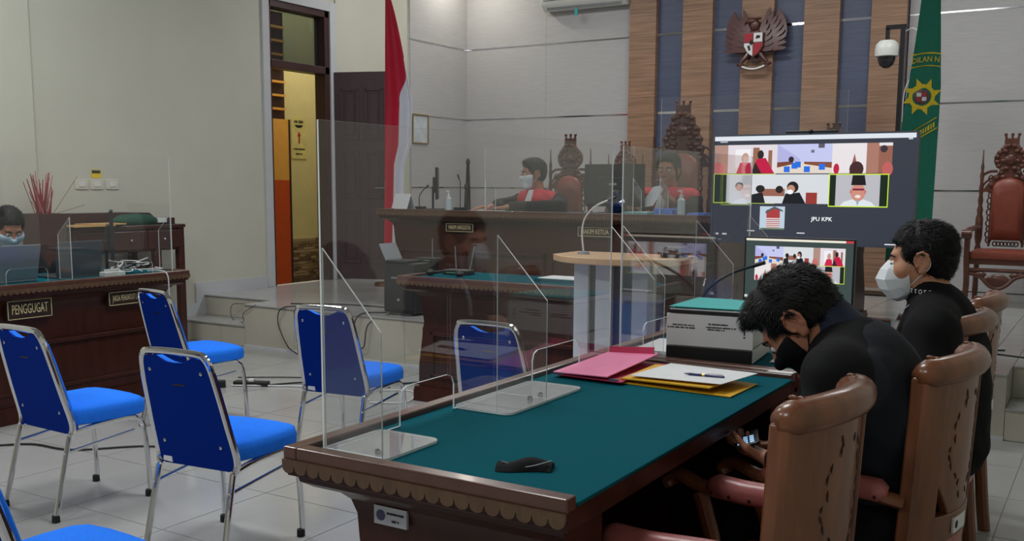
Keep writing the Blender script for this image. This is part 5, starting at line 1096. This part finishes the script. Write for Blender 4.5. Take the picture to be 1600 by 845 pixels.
# ================================================================== PEOPLE
def vec(*a): return np.array(a, float)
class Person:
    def __init__(s, name, label, base): s.root = thing(name, label, 'person', base); s.base = Vector(base)
    def shift(s, o): o.data.transform(T(*(-s.base))); return o
    def sdf(s, name, groups, m, par=None): return s.shift(sdf_obj(name, groups, m, par or s.root))
    def mesh(s, mb, name, m, par=None, **k): return s.shift(mb.build(name, m, par or s.root, **k))
    def head(s, c, f, up_=(0, 0, 1), k=1.0):
        f = Vector(f).normalized(); u = Vector(up_); u = (u-f*u.dot(f)).normalized(); r = f.cross(u)
        s.c, s.k = vec(*c), k; s.R = np.array([[r.x, f.x, u.x], [r.y, f.y, u.y], [r.z, f.z, u.z]])
    def P(s, x, y, z): return s.c+s.R @ (vec(x, y, z)*s.k)
    def D(s, x, y, z): return s.R @ vec(x, y, z)
    def e(s, p, r, k=.02, op='u'): return elp(s.P(*p), vec(*r)*s.k, s.R, k*s.k, op)
    def co(s, a, b, ra, rb=None, k=.015, op='u'): return cone(s.P(*a), s.P(*b), ra*s.k, (ra if rb is None else rb)*s.k, k*s.k, op)
    def face_ops(s, grow=0, female=False):
        g = grow; j = .9 if female else 1
        return [s.e((0, -.012, .032), (.074+g, .097+g, .090+g)), s.e((0, .028, -.045), (.060*j+g, .066+g, .074+g), .04), s.e((0, .070, -.098), (.026+g, .022+g, .018+g), .03),
                s.co((-.034, .080, .030), (.034, .080, .030), .012+g, None, .02), s.e((.042, .058, -.022), (.026+g, .026+g, .026+g), .03), s.e((-.042, .058, -.022), (.026+g, .026+g, .026+g), .03)]
    def skin_ops(s, neck_to, neck_r=.056, female=False):
        o = s.face_ops(0, female)
        o += [s.e((.032, .098, .006), (.015, .010, .010), .010, 's'), s.e((-.032, .098, .006), (.015, .010, .010), .010, 's')]
        o += [s.co((0, .092, .016), (0, .112, -.022), .008, .012, .012), s.e((.012, .098, -.026), (.010, .010, .008), .008), s.e((-.012, .098, -.026), (.010, .010, .008), .008)]
        o += [s.co((-.020, .088, -.056), (.020, .088, -.056), .008, None, .008), s.co((-.015, .087, -.068), (.015, .087, -.068), .008, None, .008)]
        a = s.P(0, -.02, -.05); o.append(cone(a, neck_to, neck_r*s.k, neck_r*1.08*s.k, .035)); return o
    def ear_ops(s):
        o = []
        for q in (-1, 1):
            hx = [(.076, .014, .000), (.080, .014, .018), (.085, .004, .032), (.088, -.012, .036), (.0885, -.026, .026), (.087, -.030, .008), (.084, -.024, -.012), (.080, -.012, -.026), (.075, .002, -.030)]
            for a, b in zip(hx, hx[1:]): o.append(s.co((q*a[0], a[1], a[2]), (q*b[0], b[1], b[2]), .0048, None, .003))
            o.append(s.e((q*.0765, -.008, .004), (.0055, .022, .032), .004)); o.append(s.e((q*.078, -.006, -.027), (.006, .010, .010), .006))
            for a, b in (((.083, -.020, .016), (.084, -.018, -.006)), ((.084, -.018, -.006), (.081, -.006, -.018)), ((.083, -.020, .016), (.083, -.006, .022))): o.append(s.co((q*a[0], a[1], a[2]), (q*b[0], b[1], b[2]), .0036, None, .004))
            o.append(s.co((q*.076, .011, -.004), (q*.080, .009, -.010), .005, .004, .004))
        return o
    def eyes(s, body):
        for q in (-1, 1):
            m = MB(); c = s.P(q*.032, .083, .006); m.ell((0, 0, 0), (.0105*s.k,)*3, 12, 8, 0, T(*c)); d = s.P(q*.032, .0885, .004); m.ell((0, 0, 0), (.0072*s.k,)*3, 10, 6, 1, T(*d))
            s.mesh(m, 'eye', [EYEW, EYED], body)
            b = MB().tube([s.P(q*.014, .094, .028), s.P(q*.032, .093, .034), s.P(q*.052, .078, .028)], [.004*s.k, .0045*s.k, .002*s.k], 6); s.mesh(b, 'eyebrow', HAIR, body)
    def hair(s, m=HAIR, vol=.012, front=(.088, .080), nape=-.06, extra=(), noise=.0016, h=.006, nf=70, n=2200, L=.030):
        o = [s.e((0, -.013, .034), (.0785, .1010, .0935)), s.e((0, -.016, .046), (.074+vol, .094+vol, .082+vol), .02), s.e((0, -.034, -.012), (.0725, .0720, .075), .03)]+list(extra)
        o.append(hsp(s.P(0, front[0]-.016, front[1]), s.D(0, .86, -.51), .012))
        o.append(s.e((0, .080, -.040), (.12, .074, .078), .012, 's'))
        for q in (-1, 1): o += [s.e((q*.092, -.004, -.006), (.030, .026, .036), .008, 's'), s.e((q*.062, .080, .058), (.026, .030, .026), .012, 's')]
        o.append(hsp(s.P(0, -.07, nape), s.D(0, .10, -1), .012))
        ob = s.sdf('hair', [(o, h*s.k, noise, nf)], m)
        me = ob.data; rnd = random.Random(4); V = MB(); R = Matrix([list(r) for r in s.R]); Ri = R.transposed(); c0 = Vector(s.c)-s.base
        idx = [rnd.randrange(len(me.vertices)) for _ in range(n)]
        for i in idx:
            p = me.vertices[i].co; nn = me.vertices[i].normal; lp = Ri @ (p-c0)/s.k
            d = Vector((rnd.uniform(-.35, .35), (.75 if lp.y > .0 else -.35), (-.15 if lp.z > .07 else -.9)))
            if lp.z < .0: d = Vector((rnd.uniform(-.2, .2), -.3, -1))
            t_ = R @ d; t_ = (t_-nn*t_.dot(nn)).normalized(); w_ = t_.cross(nn)*.0011*s.k; l = L*s.k*rnd.uniform(.5, 1)*(.35 if lp.z < .03 else 1)
            a0 = p-nn*.003; a1 = p+t_*l*.5+nn*(.0035+.003*rnd.random()); a2 = p+t_*l+nn*(.002+.006*rnd.random()*(lp.z > .04))
            V.add([a0-w_, a0+w_, a1-w_*.8, a1+w_*.8, a2], [(0, 1, 3, 2), (2, 3, 4)])
        st = V.build('hair_strands', m, ob, norm=False); st['kind'] = 'stuff'
        return ob
    def mask(s, m, grow=.006, top=-.004):
        o = s.face_ops(grow)+[s.co((0, .092, .0), (0, .113, -.024), .010, .016, .02)]
        o += [hsp(s.P(0, .09, top), s.D(0, .10, 1), .006), hsp(s.P(0, .030, -.05), s.D(0, -1, 0), .006)]
        b = s.sdf('face_mask', [(o, .0055*s.k, 0, 1)], m); s.straps(b, m); return b
    def straps(s, b, m, y=.036, tops=(-.012, -.070)):
        for q in (-1, 1):
            st = MB().tube(curve([s.P(q*.064, y, tops[0]), s.P(q*.076, .012, .012), s.P(q*.084, -.026, .022), s.P(q*.084, -.030, -.014), s.P(q*.072, .004, -.044), s.P(q*.056, y, tops[1])], 4), .0017*s.k, 6); s.mesh(st, 'ear_loop', m, b)
    def beak(s, m):
        ctr = [(0, .104, .016), (0, .132, -.012), (0, .150, -.044), (0, .140, -.080), (0, .110, -.118), (0, .082, -.128)]
        mid = [(.036, .084, .010), (.042, .105, -.016), (.046, .116, -.048), (.044, .106, -.084), (.036, .084, -.114), (.026, .066, -.122)]
        sid = [(.063, .046, -.006), (.068, .040, -.026), (.070, .036, -.050), (.066, .036, -.074), (.056, .038, -.096), (.044, .040, -.112)]
        rings = []
        for i in range(6):
            L = [sid[i], mid[i]]; row = [(-a, b, c) for a, b, c in L]+[ctr[i]]+[L[1], L[0]]; rings.append([s.P(*p) for p in row])
        o = s.mesh(MB().loft(rings, closed=False, caps=False), 'face_mask', m, smooth=12, norm=True); so = o.modifiers.new('thick', 'SOLIDIFY'); so.thickness = .003; s.straps(o, m, .042, (-.012, -.078)); return o
def hand_ops(wr, d, n, thumb, curl, k=1.0):
    d = vec(*d)/np.linalg.norm(d); n = vec(*n); n = n-d*(n@d); n /= np.linalg.norm(n); sd = np.cross(d, n)*thumb; w_ = vec(*wr); o = []
    for q in (.026, .0, -.026): o.append(cone(w_+sd*q*.6*k, w_+(d*.082+sd*q)*k, .015*k, .013*k, .012))
    for q, l in ((.030, .95), (.010, 1.06), (-.010, 1.0), (-.029, .8)):
        p = w_+(d*.086+sd*q)*k; a = curl*.5
        for L, r in ((.042, .0090), (.027, .0082), (.021, .0074)):
            e = p+(d*cos(a)+n*sin(a))*L*l*k; o.append(cone(p, e, r*k, r*.94*k, .004)); p = e; a += curl
    p = w_+(d*.022+sd*.026)*k
    for L, v, r in ((.042, d*.55+sd*.75+n*.35, .012), (.032, d*.85+sd*.25+n*.45, .0095), (.024, d*.9+n*.45, .008)):
        v = v/np.linalg.norm(v); e = p+v*L*k; o.append(cone(p, e, r*k, r*.92*k, .006)); p = e
    return o
def limb(pts, rs, k=.03): return [cone(a, b, ra, rb, k) for a, b, ra, rb in zip(pts, pts[1:], rs, rs[1:])]
# ---- man looking at his phone
m1 = Person('person', 'man in black vest and black mask bent over his phone at the desk', (-.55, 2.70, 0))
m1.head((-.715, 2.665, 1.085), (-.60, -.06, -.80), (-.80, 0, .60), 1.10)
hl = (-.76, 2.585, .722)
body = m1.sdf('body', [(m1.skin_ops((-.60, 2.67, 1.03), .060), .0065, 0, 1), (m1.ear_ops(), .003, 0, 1),
        (limb([(-.66, 2.50, .745), hl], [.036, .028])+hand_ops(hl, (-.85, .35, .12), (0, .2, 1), -1, .45), .0045, 0, 1),
        (limb([(-.70, 2.86, .70), (-.80, 2.78, .71)], [.036, .028])+hand_ops((-.80, 2.78, .71), (-.5, -.85, .1), (-.2, .1, 1), 1, .5), .0045, 0, 1)], SKIND)
m1.eyes(body)
m1.hair(vol=.016, front=(.10, .078), nape=-.038, extra=[m1.e((0, .056, .098), (.056, .048, .036), .03)], n=4200, L=.036, h=.0055)
m1.mask(MASKK, .006)
sh = limb([(-.50, 2.78, .57), (-.53, 2.765, .74), (-.555, 2.71, .88), (-.58, 2.67, .985)], [.15, .145, .15, .125], .06)
sh += [cone((-.575, 2.50, .985), (-.575, 2.86, .985), .078, .078, .05)]
arms = [cone((-.59, 2.668, 1.045), (-.565, 2.50, .985), .062, .07, .06)]+limb([(-.570, 2.485, .965), (-.585, 2.445, .86), (-.62, 2.455, .765), (-.73, 2.555, .728)], [.078, .070, .058, .043], .05)+limb([(-.585, 2.885, .975), (-.60, 2.94, .82), (-.63, 2.94, .70), (-.78, 2.80, .71)], [.082, .066, .058, .042], .03)
shirt = m1.sdf('shirt', [(sh+arms, .010, .0022, 34)], CLOTH)
col = [cone((-.585, 2.668, 1.03), (-.645, 2.668, 1.095), .086, .072, .02), cone((-.60, 2.668, 1.0), (-.72, 2.668, 1.16), .052, .056, .01, 's')]
m1.sdf('collar', [(col, .006, .0012, 50)], NAVYC)
ve = limb([(-.495, 2.78, .58), (-.525, 2.765, .75), (-.545, 2.71, .89), (-.572, 2.67, .985)], [.150, .150, .160, .130], .06)+[cone((-.545, 2.51, .975), (-.545, 2.84, .975), .086, .086, .06)]
m1.sdf('vest', [(ve, .010, .0025, 30)], VEST)
tr = limb([(-.50, 2.70, .575), (-.72, 2.68, .56), (-.90, 2.66, .52), (-.93, 2.66, .10)], [.095, .085, .068, .05], .03)+limb([(-.50, 2.86, .575), (-.72, 2.87, .56), (-.90, 2.88, .52), (-.93, 2.88, .10)], [.095, .085, .068, .05], .03)
m1.sdf('trousers', [(tr, .012, .002, 30)], CLOTH)
for y in (2.66, 2.88): m1.mesh(MB().loft([[(-.95+x*kk, y+yy*kk, z) for x, yy in ((.07, -.04), (.07, .04), (-.10, .045), (-.17, .0), (-.10, -.045))] for kk, z in ((1, 0.0), (1, .03), (.8, .07), (.45, .11))]), 'shoe', RUB, smooth=50)
ph = thing('mobile_phone', 'dark phone with lit keypad in the hands of the bent man', 'phone', (-.845, 2.63, .752), radians(20))
pm = Matrix.Rotation(radians(-18), 4, 'Y'); MB().prism(rrect(-.035, .035, -.072, .072, .008), 0, .008, pm).build('case', BLACKP, ph, smooth=0, bevel=.002)
for i in range(3):
    for j in range(4): MB().bx(-.024+.017*i, -.012+.017*i, -.06+.02*j, -.047+.02*j, .0082, .0086, T=pm).build('lit_key', mat('lit_key_blue', (150, 190, 230), .5, var=0, emit=.8), ph, smooth=0)
# ---- man with white beak mask
m2 = Person('person', 'upright man in black shirt and white folded mask seated behind the bent man', (-.52, 3.68, 0))
m2.head((-.583, 3.665, 1.195), (-.985, -.10, -.12), (0, 0, 1), 1.03)
b2_ = m2.sdf('body', [(m2.skin_ops((-.535, 3.665, 1.02), .062), .0065, 0, 1), (m2.ear_ops(), .003, 0, 1), (limb([(-.74, 3.50, .86), (-.84, 3.55, .875)], [.036, .028])+hand_ops((-.84, 3.55, .875), (-.9, .4, -.02), (0, 0, -1), 1, .25), .005, 0, 1)], SKIN)
m2.eyes(b2_); m2.hair(vol=.013, front=(.100, .084), nape=-.075, n=3800, L=.028, h=.0055); m2.beak(MASKW)
sh = limb([(-.49, 3.68, .58), (-.50, 3.67, .76), (-.505, 3.665, .90), (-.515, 3.665, 1.0)], [.16, .15, .145, .11], .06)+[cone((-.505, 3.48, .985), (-.505, 3.85, .985), .074, .074, .05)]
sh += [cone((-.53, 3.665, 1.05), (-.505, 3.48, .985), .06, .07, .06), cone((-.53, 3.665, 1.05), (-.505, 3.85, .985), .06, .07, .06)]
sh += limb([(-.505, 3.465, .965), (-.52, 3.41, .86), (-.55, 3.40, .76), (-.78, 3.51, .87)], [.08, .066, .058, .042], .03)+limb([(-.51, 3.87, .975), (-.54, 3.92, .86), (-.58, 3.92, .76), (-.80, 3.84, .88)], [.08, .066, .058, .042], .03)
m2.sdf('shirt', [(sh, .010, .0022, 34)], CLOTH)
c2_ = m2.sdf('collar', [([cone((-.525, 3.665, 1.03), (-.560, 3.665, 1.098), .086, .076, .02), cone((-.52, 3.665, 1.0), (-.60, 3.665, 1.16), .060, .064, .01, 's')], .006, 0, 1)], CLOTH)
lt_ = MB()
for k in range(13):
    a = radians(-150+11*k); x = -.5605-.0795*cos(a); y = 3.665+.0795*sin(a); z = 1.094+.010*(k/12)
    dx, dy = sin(a), cos(a)
    if k % 3 == 0: lt_.tube([(x+.005*cos(q)*dx, y+.005*cos(q)*dy, z+.007*sin(q)) for q in np.linspace(0, 2*pi, 9)[:-1]], .0014, 5, closed=True)
    else: lt_.tube([(x, y, z-.007), (x+.003*dx*(k % 2), y, z+.007)], .0016, 5); lt_.tube([(x-.004*dx, y-.004*dy, z+.006), (x+.004*dx, y+.004*dy, z+.006)], .0014, 5)
lo_ = m2.mesh(lt_, 'collar_pattern', PAPER, c2_); lo_['kind'] = 'stuff'
la = MB(); la.loft([[(x-.002, y-.006, z), (x-.002, y+.006, z), (x+.002, y+.006, z), (x+.002, y-.006, z)] for x, y, z in ((-.600, 3.60, 1.055), (-.635, 3.595, 1.02), (-.665, 3.59, .95), (-.672, 3.59, .88))]); m2.mesh(la, 'lanyard', mat('pale_lanyard', (190, 198, 214), .6), smooth=0)
tr = limb([(-.50, 3.59, .575), (-.75, 3.57, .56), (-.92, 3.56, .52), (-.95, 3.56, .10)], [.095, .085, .068, .05], .03)+limb([(-.50, 3.77, .575), (-.75, 3.78, .56), (-.92, 3.80, .52), (-.95, 3.80, .10)], [.095, .085, .068, .05], .03)
m2.sdf('trousers', [(tr, .013, .002, 30)], CLOTH)
for y in (3.56, 3.80): m2.mesh(MB().loft([[(-.97+x*kk, y+yy*kk, z) for x, yy in ((.07, -.04), (.07, .04), (-.10, .045), (-.17, .0), (-.10, -.045))] for kk, z in ((1, 0.0), (1, .03), (.8, .07), (.45, .11))]), 'shoe', RUB, smooth=50)
# ---- masked judge
def judge(label, base, hc, f, hk, lean, hands, red, jab, skin, maskm=None, female=False, arms=()):
    j = Person('person', label, base); j.head(hc, f, (0, 0, 1), hk); bx_, by_, _ = base; hx, hy, hz = hc
    grp = [(j.skin_ops((hx+lean[0], hy+lean[1], hz-.17), .055, female), .008, 0, 1), (j.ear_ops(), .004, 0, 1)]
    for wr, el, d, n, th, cu in hands: grp.append((limb([el, wr], [.036, .027])+hand_ops(wr, d, n, th, cu, 1.05), .006, 0, 1))
    bd = j.sdf('body', grp, skin); j.eyes(bd)
    if female: j.hair(vol=.02, front=(.096, .086), nape=-.11, extra=[j.e((0, -.025, -.02), (.090, .078, .09), .03)], h=.008, n=900)
    else: j.hair(vol=.014, front=(.104, .088), nape=-.065, h=.008, extra=[j.e((0, .035, .110), (.050, .055, .026), .02)], n=900)
    if maskm: j.mask(maskm)
    zs = hz-.20
    ro = limb([(bx_, by_+.02, HP+.52), (bx_, by_, HP+.75), (hx+lean[0], hy+lean[1]+.02, zs-.06)], [.20, .175, .14], .06)+[cone((hx+lean[0]-.19, hy+lean[1]+.03, zs-.055), (hx+lean[0]+.19, hy+lean[1]+.03, zs-.055), .08, .08, .06)]
    for a in arms: ro += limb(a, [.085, .072, .046][:len(a)], .04)
    ro += limb([(bx_-.1, by_, HP+.52), (bx_-.11, by_-.4, HP+.50), (bx_-.11, by_-.42, HP+.08)], [.10, .09, .08])+limb([(bx_+.1, by_, HP+.52), (bx_+.11, by_-.4, HP+.50), (bx_+.11, by_-.42, HP+.08)], [.10, .09, .08])
    j.sdf('robe', [(ro, .013, .003, 26)], CLOTH)
    cx, cy = hx+lean[0], hy+lean[1]
    rd = [cone((cx-red, cy-.02, zs-.035), (cx+red, cy-.02, zs-.035), .088, .088, .05)]+limb([(cx, cy-.035, zs-.08), (bx_, by_-.055, HP+.72)], [.14, .135], .05)
    rd += [hsp((cx, cy+.07, zs), (0, 1, 0), .02)]
    j.sdf('red_facing', [(rd, .011, .0025, 30)], REDR)
    jb = MB().loft([[(cx+jab[0]*t_+x, cy-.165-.055*t_+.03*(1-t_), zs+.055-.22*t_) for x in (-w_, 0, w_)]+[(cx+jab[0]*t_+x, cy-.150-.055*t_+.03*(1-t_), zs+.055-.22*t_) for x in (w_, 0, -w_)] for t_, w_ in ((0, .022), (.5, .032), (1, .045))]); j.mesh(jb, 'jabot', PAPER, smooth=0)
    return j
jl = judge('judge in black and red robe with white mask looking left', (-4.72, 8.38, HP), (-4.80, 8.22, 1.555), (-.66, -.74, -.08), 1.12, (.03, .04),
      [((-4.98, 7.76, 1.255), (-4.95, 7.80, 1.26), (-.7, -.7, -.05), (0, 0, -1), 1, .2), ((-4.80, 7.74, 1.25), (-4.76, 7.77, 1.258), (-.95, -.2, -.05), (0, 0, -1), -1, .2)], .125, (-.02, 0), SKIND, MASKW,
      arms=[[(-4.98, 8.26, 1.28), (-5.10, 8.08, 1.24), (-4.955, 7.80, 1.262)], [(-4.56, 8.28, 1.28), (-4.42, 8.05, 1.25), (-4.765, 7.77, 1.258)]])
jr = judge('woman judge with glasses in red and black robe holding a paper', (-3.44, 8.36, HP), (-3.425, 8.20, 1.585), (.12, -.98, -.10), 1.16, (.0, .04),
      [((-3.30, 7.88, 1.36), (-3.24, 8.02, 1.28), (-.15, -.25, .9), (-.3, -.9, 0), -1, .5), ((-3.62, 7.85, 1.27), (-3.70, 8.0, 1.27), (.5, -.8, .1), (0, 0, -1), 1, .3)], .21, (-.01, 0), SKIND, None, True,
      arms=[[(-3.66, 8.24, 1.32), (-3.78, 8.08, 1.24), (-3.66, 7.93, 1.27)], [(-3.20, 8.24, 1.32), (-3.12, 8.06, 1.24), (-3.24, 7.99, 1.31)]])
gl_ = MB()
for q in (-1, 1):
    gl_.tube([jr.P(q*.034+.026*cos(a), .108, .006+.019*sin(a)) for a in np.linspace(0, 2*pi, 17)[:-1]], .0022, 6, closed=True); gl_.tube([jr.P(q*.060, .106, .008), jr.P(q*.084, .0, .012)], .002, 6)
gl_.tube([jr.P(-.010, .110, .010), jr.P(.010, .110, .010)], .002, 6); jr.mesh(gl_, 'glasses', METAL)
# ---- man at left desk
m3 = Person('person', 'man in dark jacket and pale blue mask at the left desk laptop', (-6.52, 3.95, 0))
m3.head((-6.42, 3.965, 1.145), (.90, -.22, -.55), (0, 0, 1), 1.06)
b3_ = m3.sdf('body', [(m3.skin_ops((-6.50, 3.98, .985), .058), .0075, 0, 1), (m3.ear_ops(), .004, 0, 1), (limb([(-6.22, 3.78, .90), (-6.12, 3.72, .885)], [.034, .027])+hand_ops((-6.12, 3.72, .885), (1, -.2, -.05), (0, 0, -1), 1, .3), .0055, 0, 1)], SKIND); m3.eyes(b3_)
m3.hair(vol=.014, front=(.100, .086), nape=-.06, h=.007, n=1200); m3.mask(MASKB, .007)
sh = limb([(-6.56, 3.97, .56), (-6.54, 3.97, .75), (-6.51, 3.975, .93)], [.16, .15, .12], .06)+[cone((-6.52, 3.79, .925), (-6.52, 4.16, .925), .075, .075, .05)]
sh += limb([(-6.52, 3.77, .915), (-6.42, 3.72, .74), (-6.20, 3.77, .895)], [.08, .062, .044], .03)+limb([(-6.52, 4.18, .915), (-6.42, 4.24, .74), (-6.18, 4.16, .895)], [.08, .062, .044], .03)
sh += limb([(-6.56, 3.88, .55), (-6.25, 3.86, .54), (-6.15, 3.86, .50), (-6.15, 3.86, .06)], [.09, .08, .065, .05], .03)+limb([(-6.56, 4.06, .55), (-6.25, 4.06, .54), (-6.15, 4.06, .50), (-6.15, 4.06, .06)], [.09, .08, .065, .05], .03)
m3.sdf('dark_suit', [(sh, .012, .0022, 32)], CLOTH)
st = thing('office_stool', 'dark seat under the man at the left desk', 'stool', (-6.56, 3.97, 0)); MB().lathe([(.2, .42), (.22, .44), (.22, .475), (.19, .485)], n=20).build('seat', BLACKP, st); MB().cyl((0, 0, .05), (0, 0, .43), .03).build('column', BLACKM, st); MB().lathe([(.24, 0), (.24, .02), (.05, .05)], n=20).build('base', BLACKM, st)
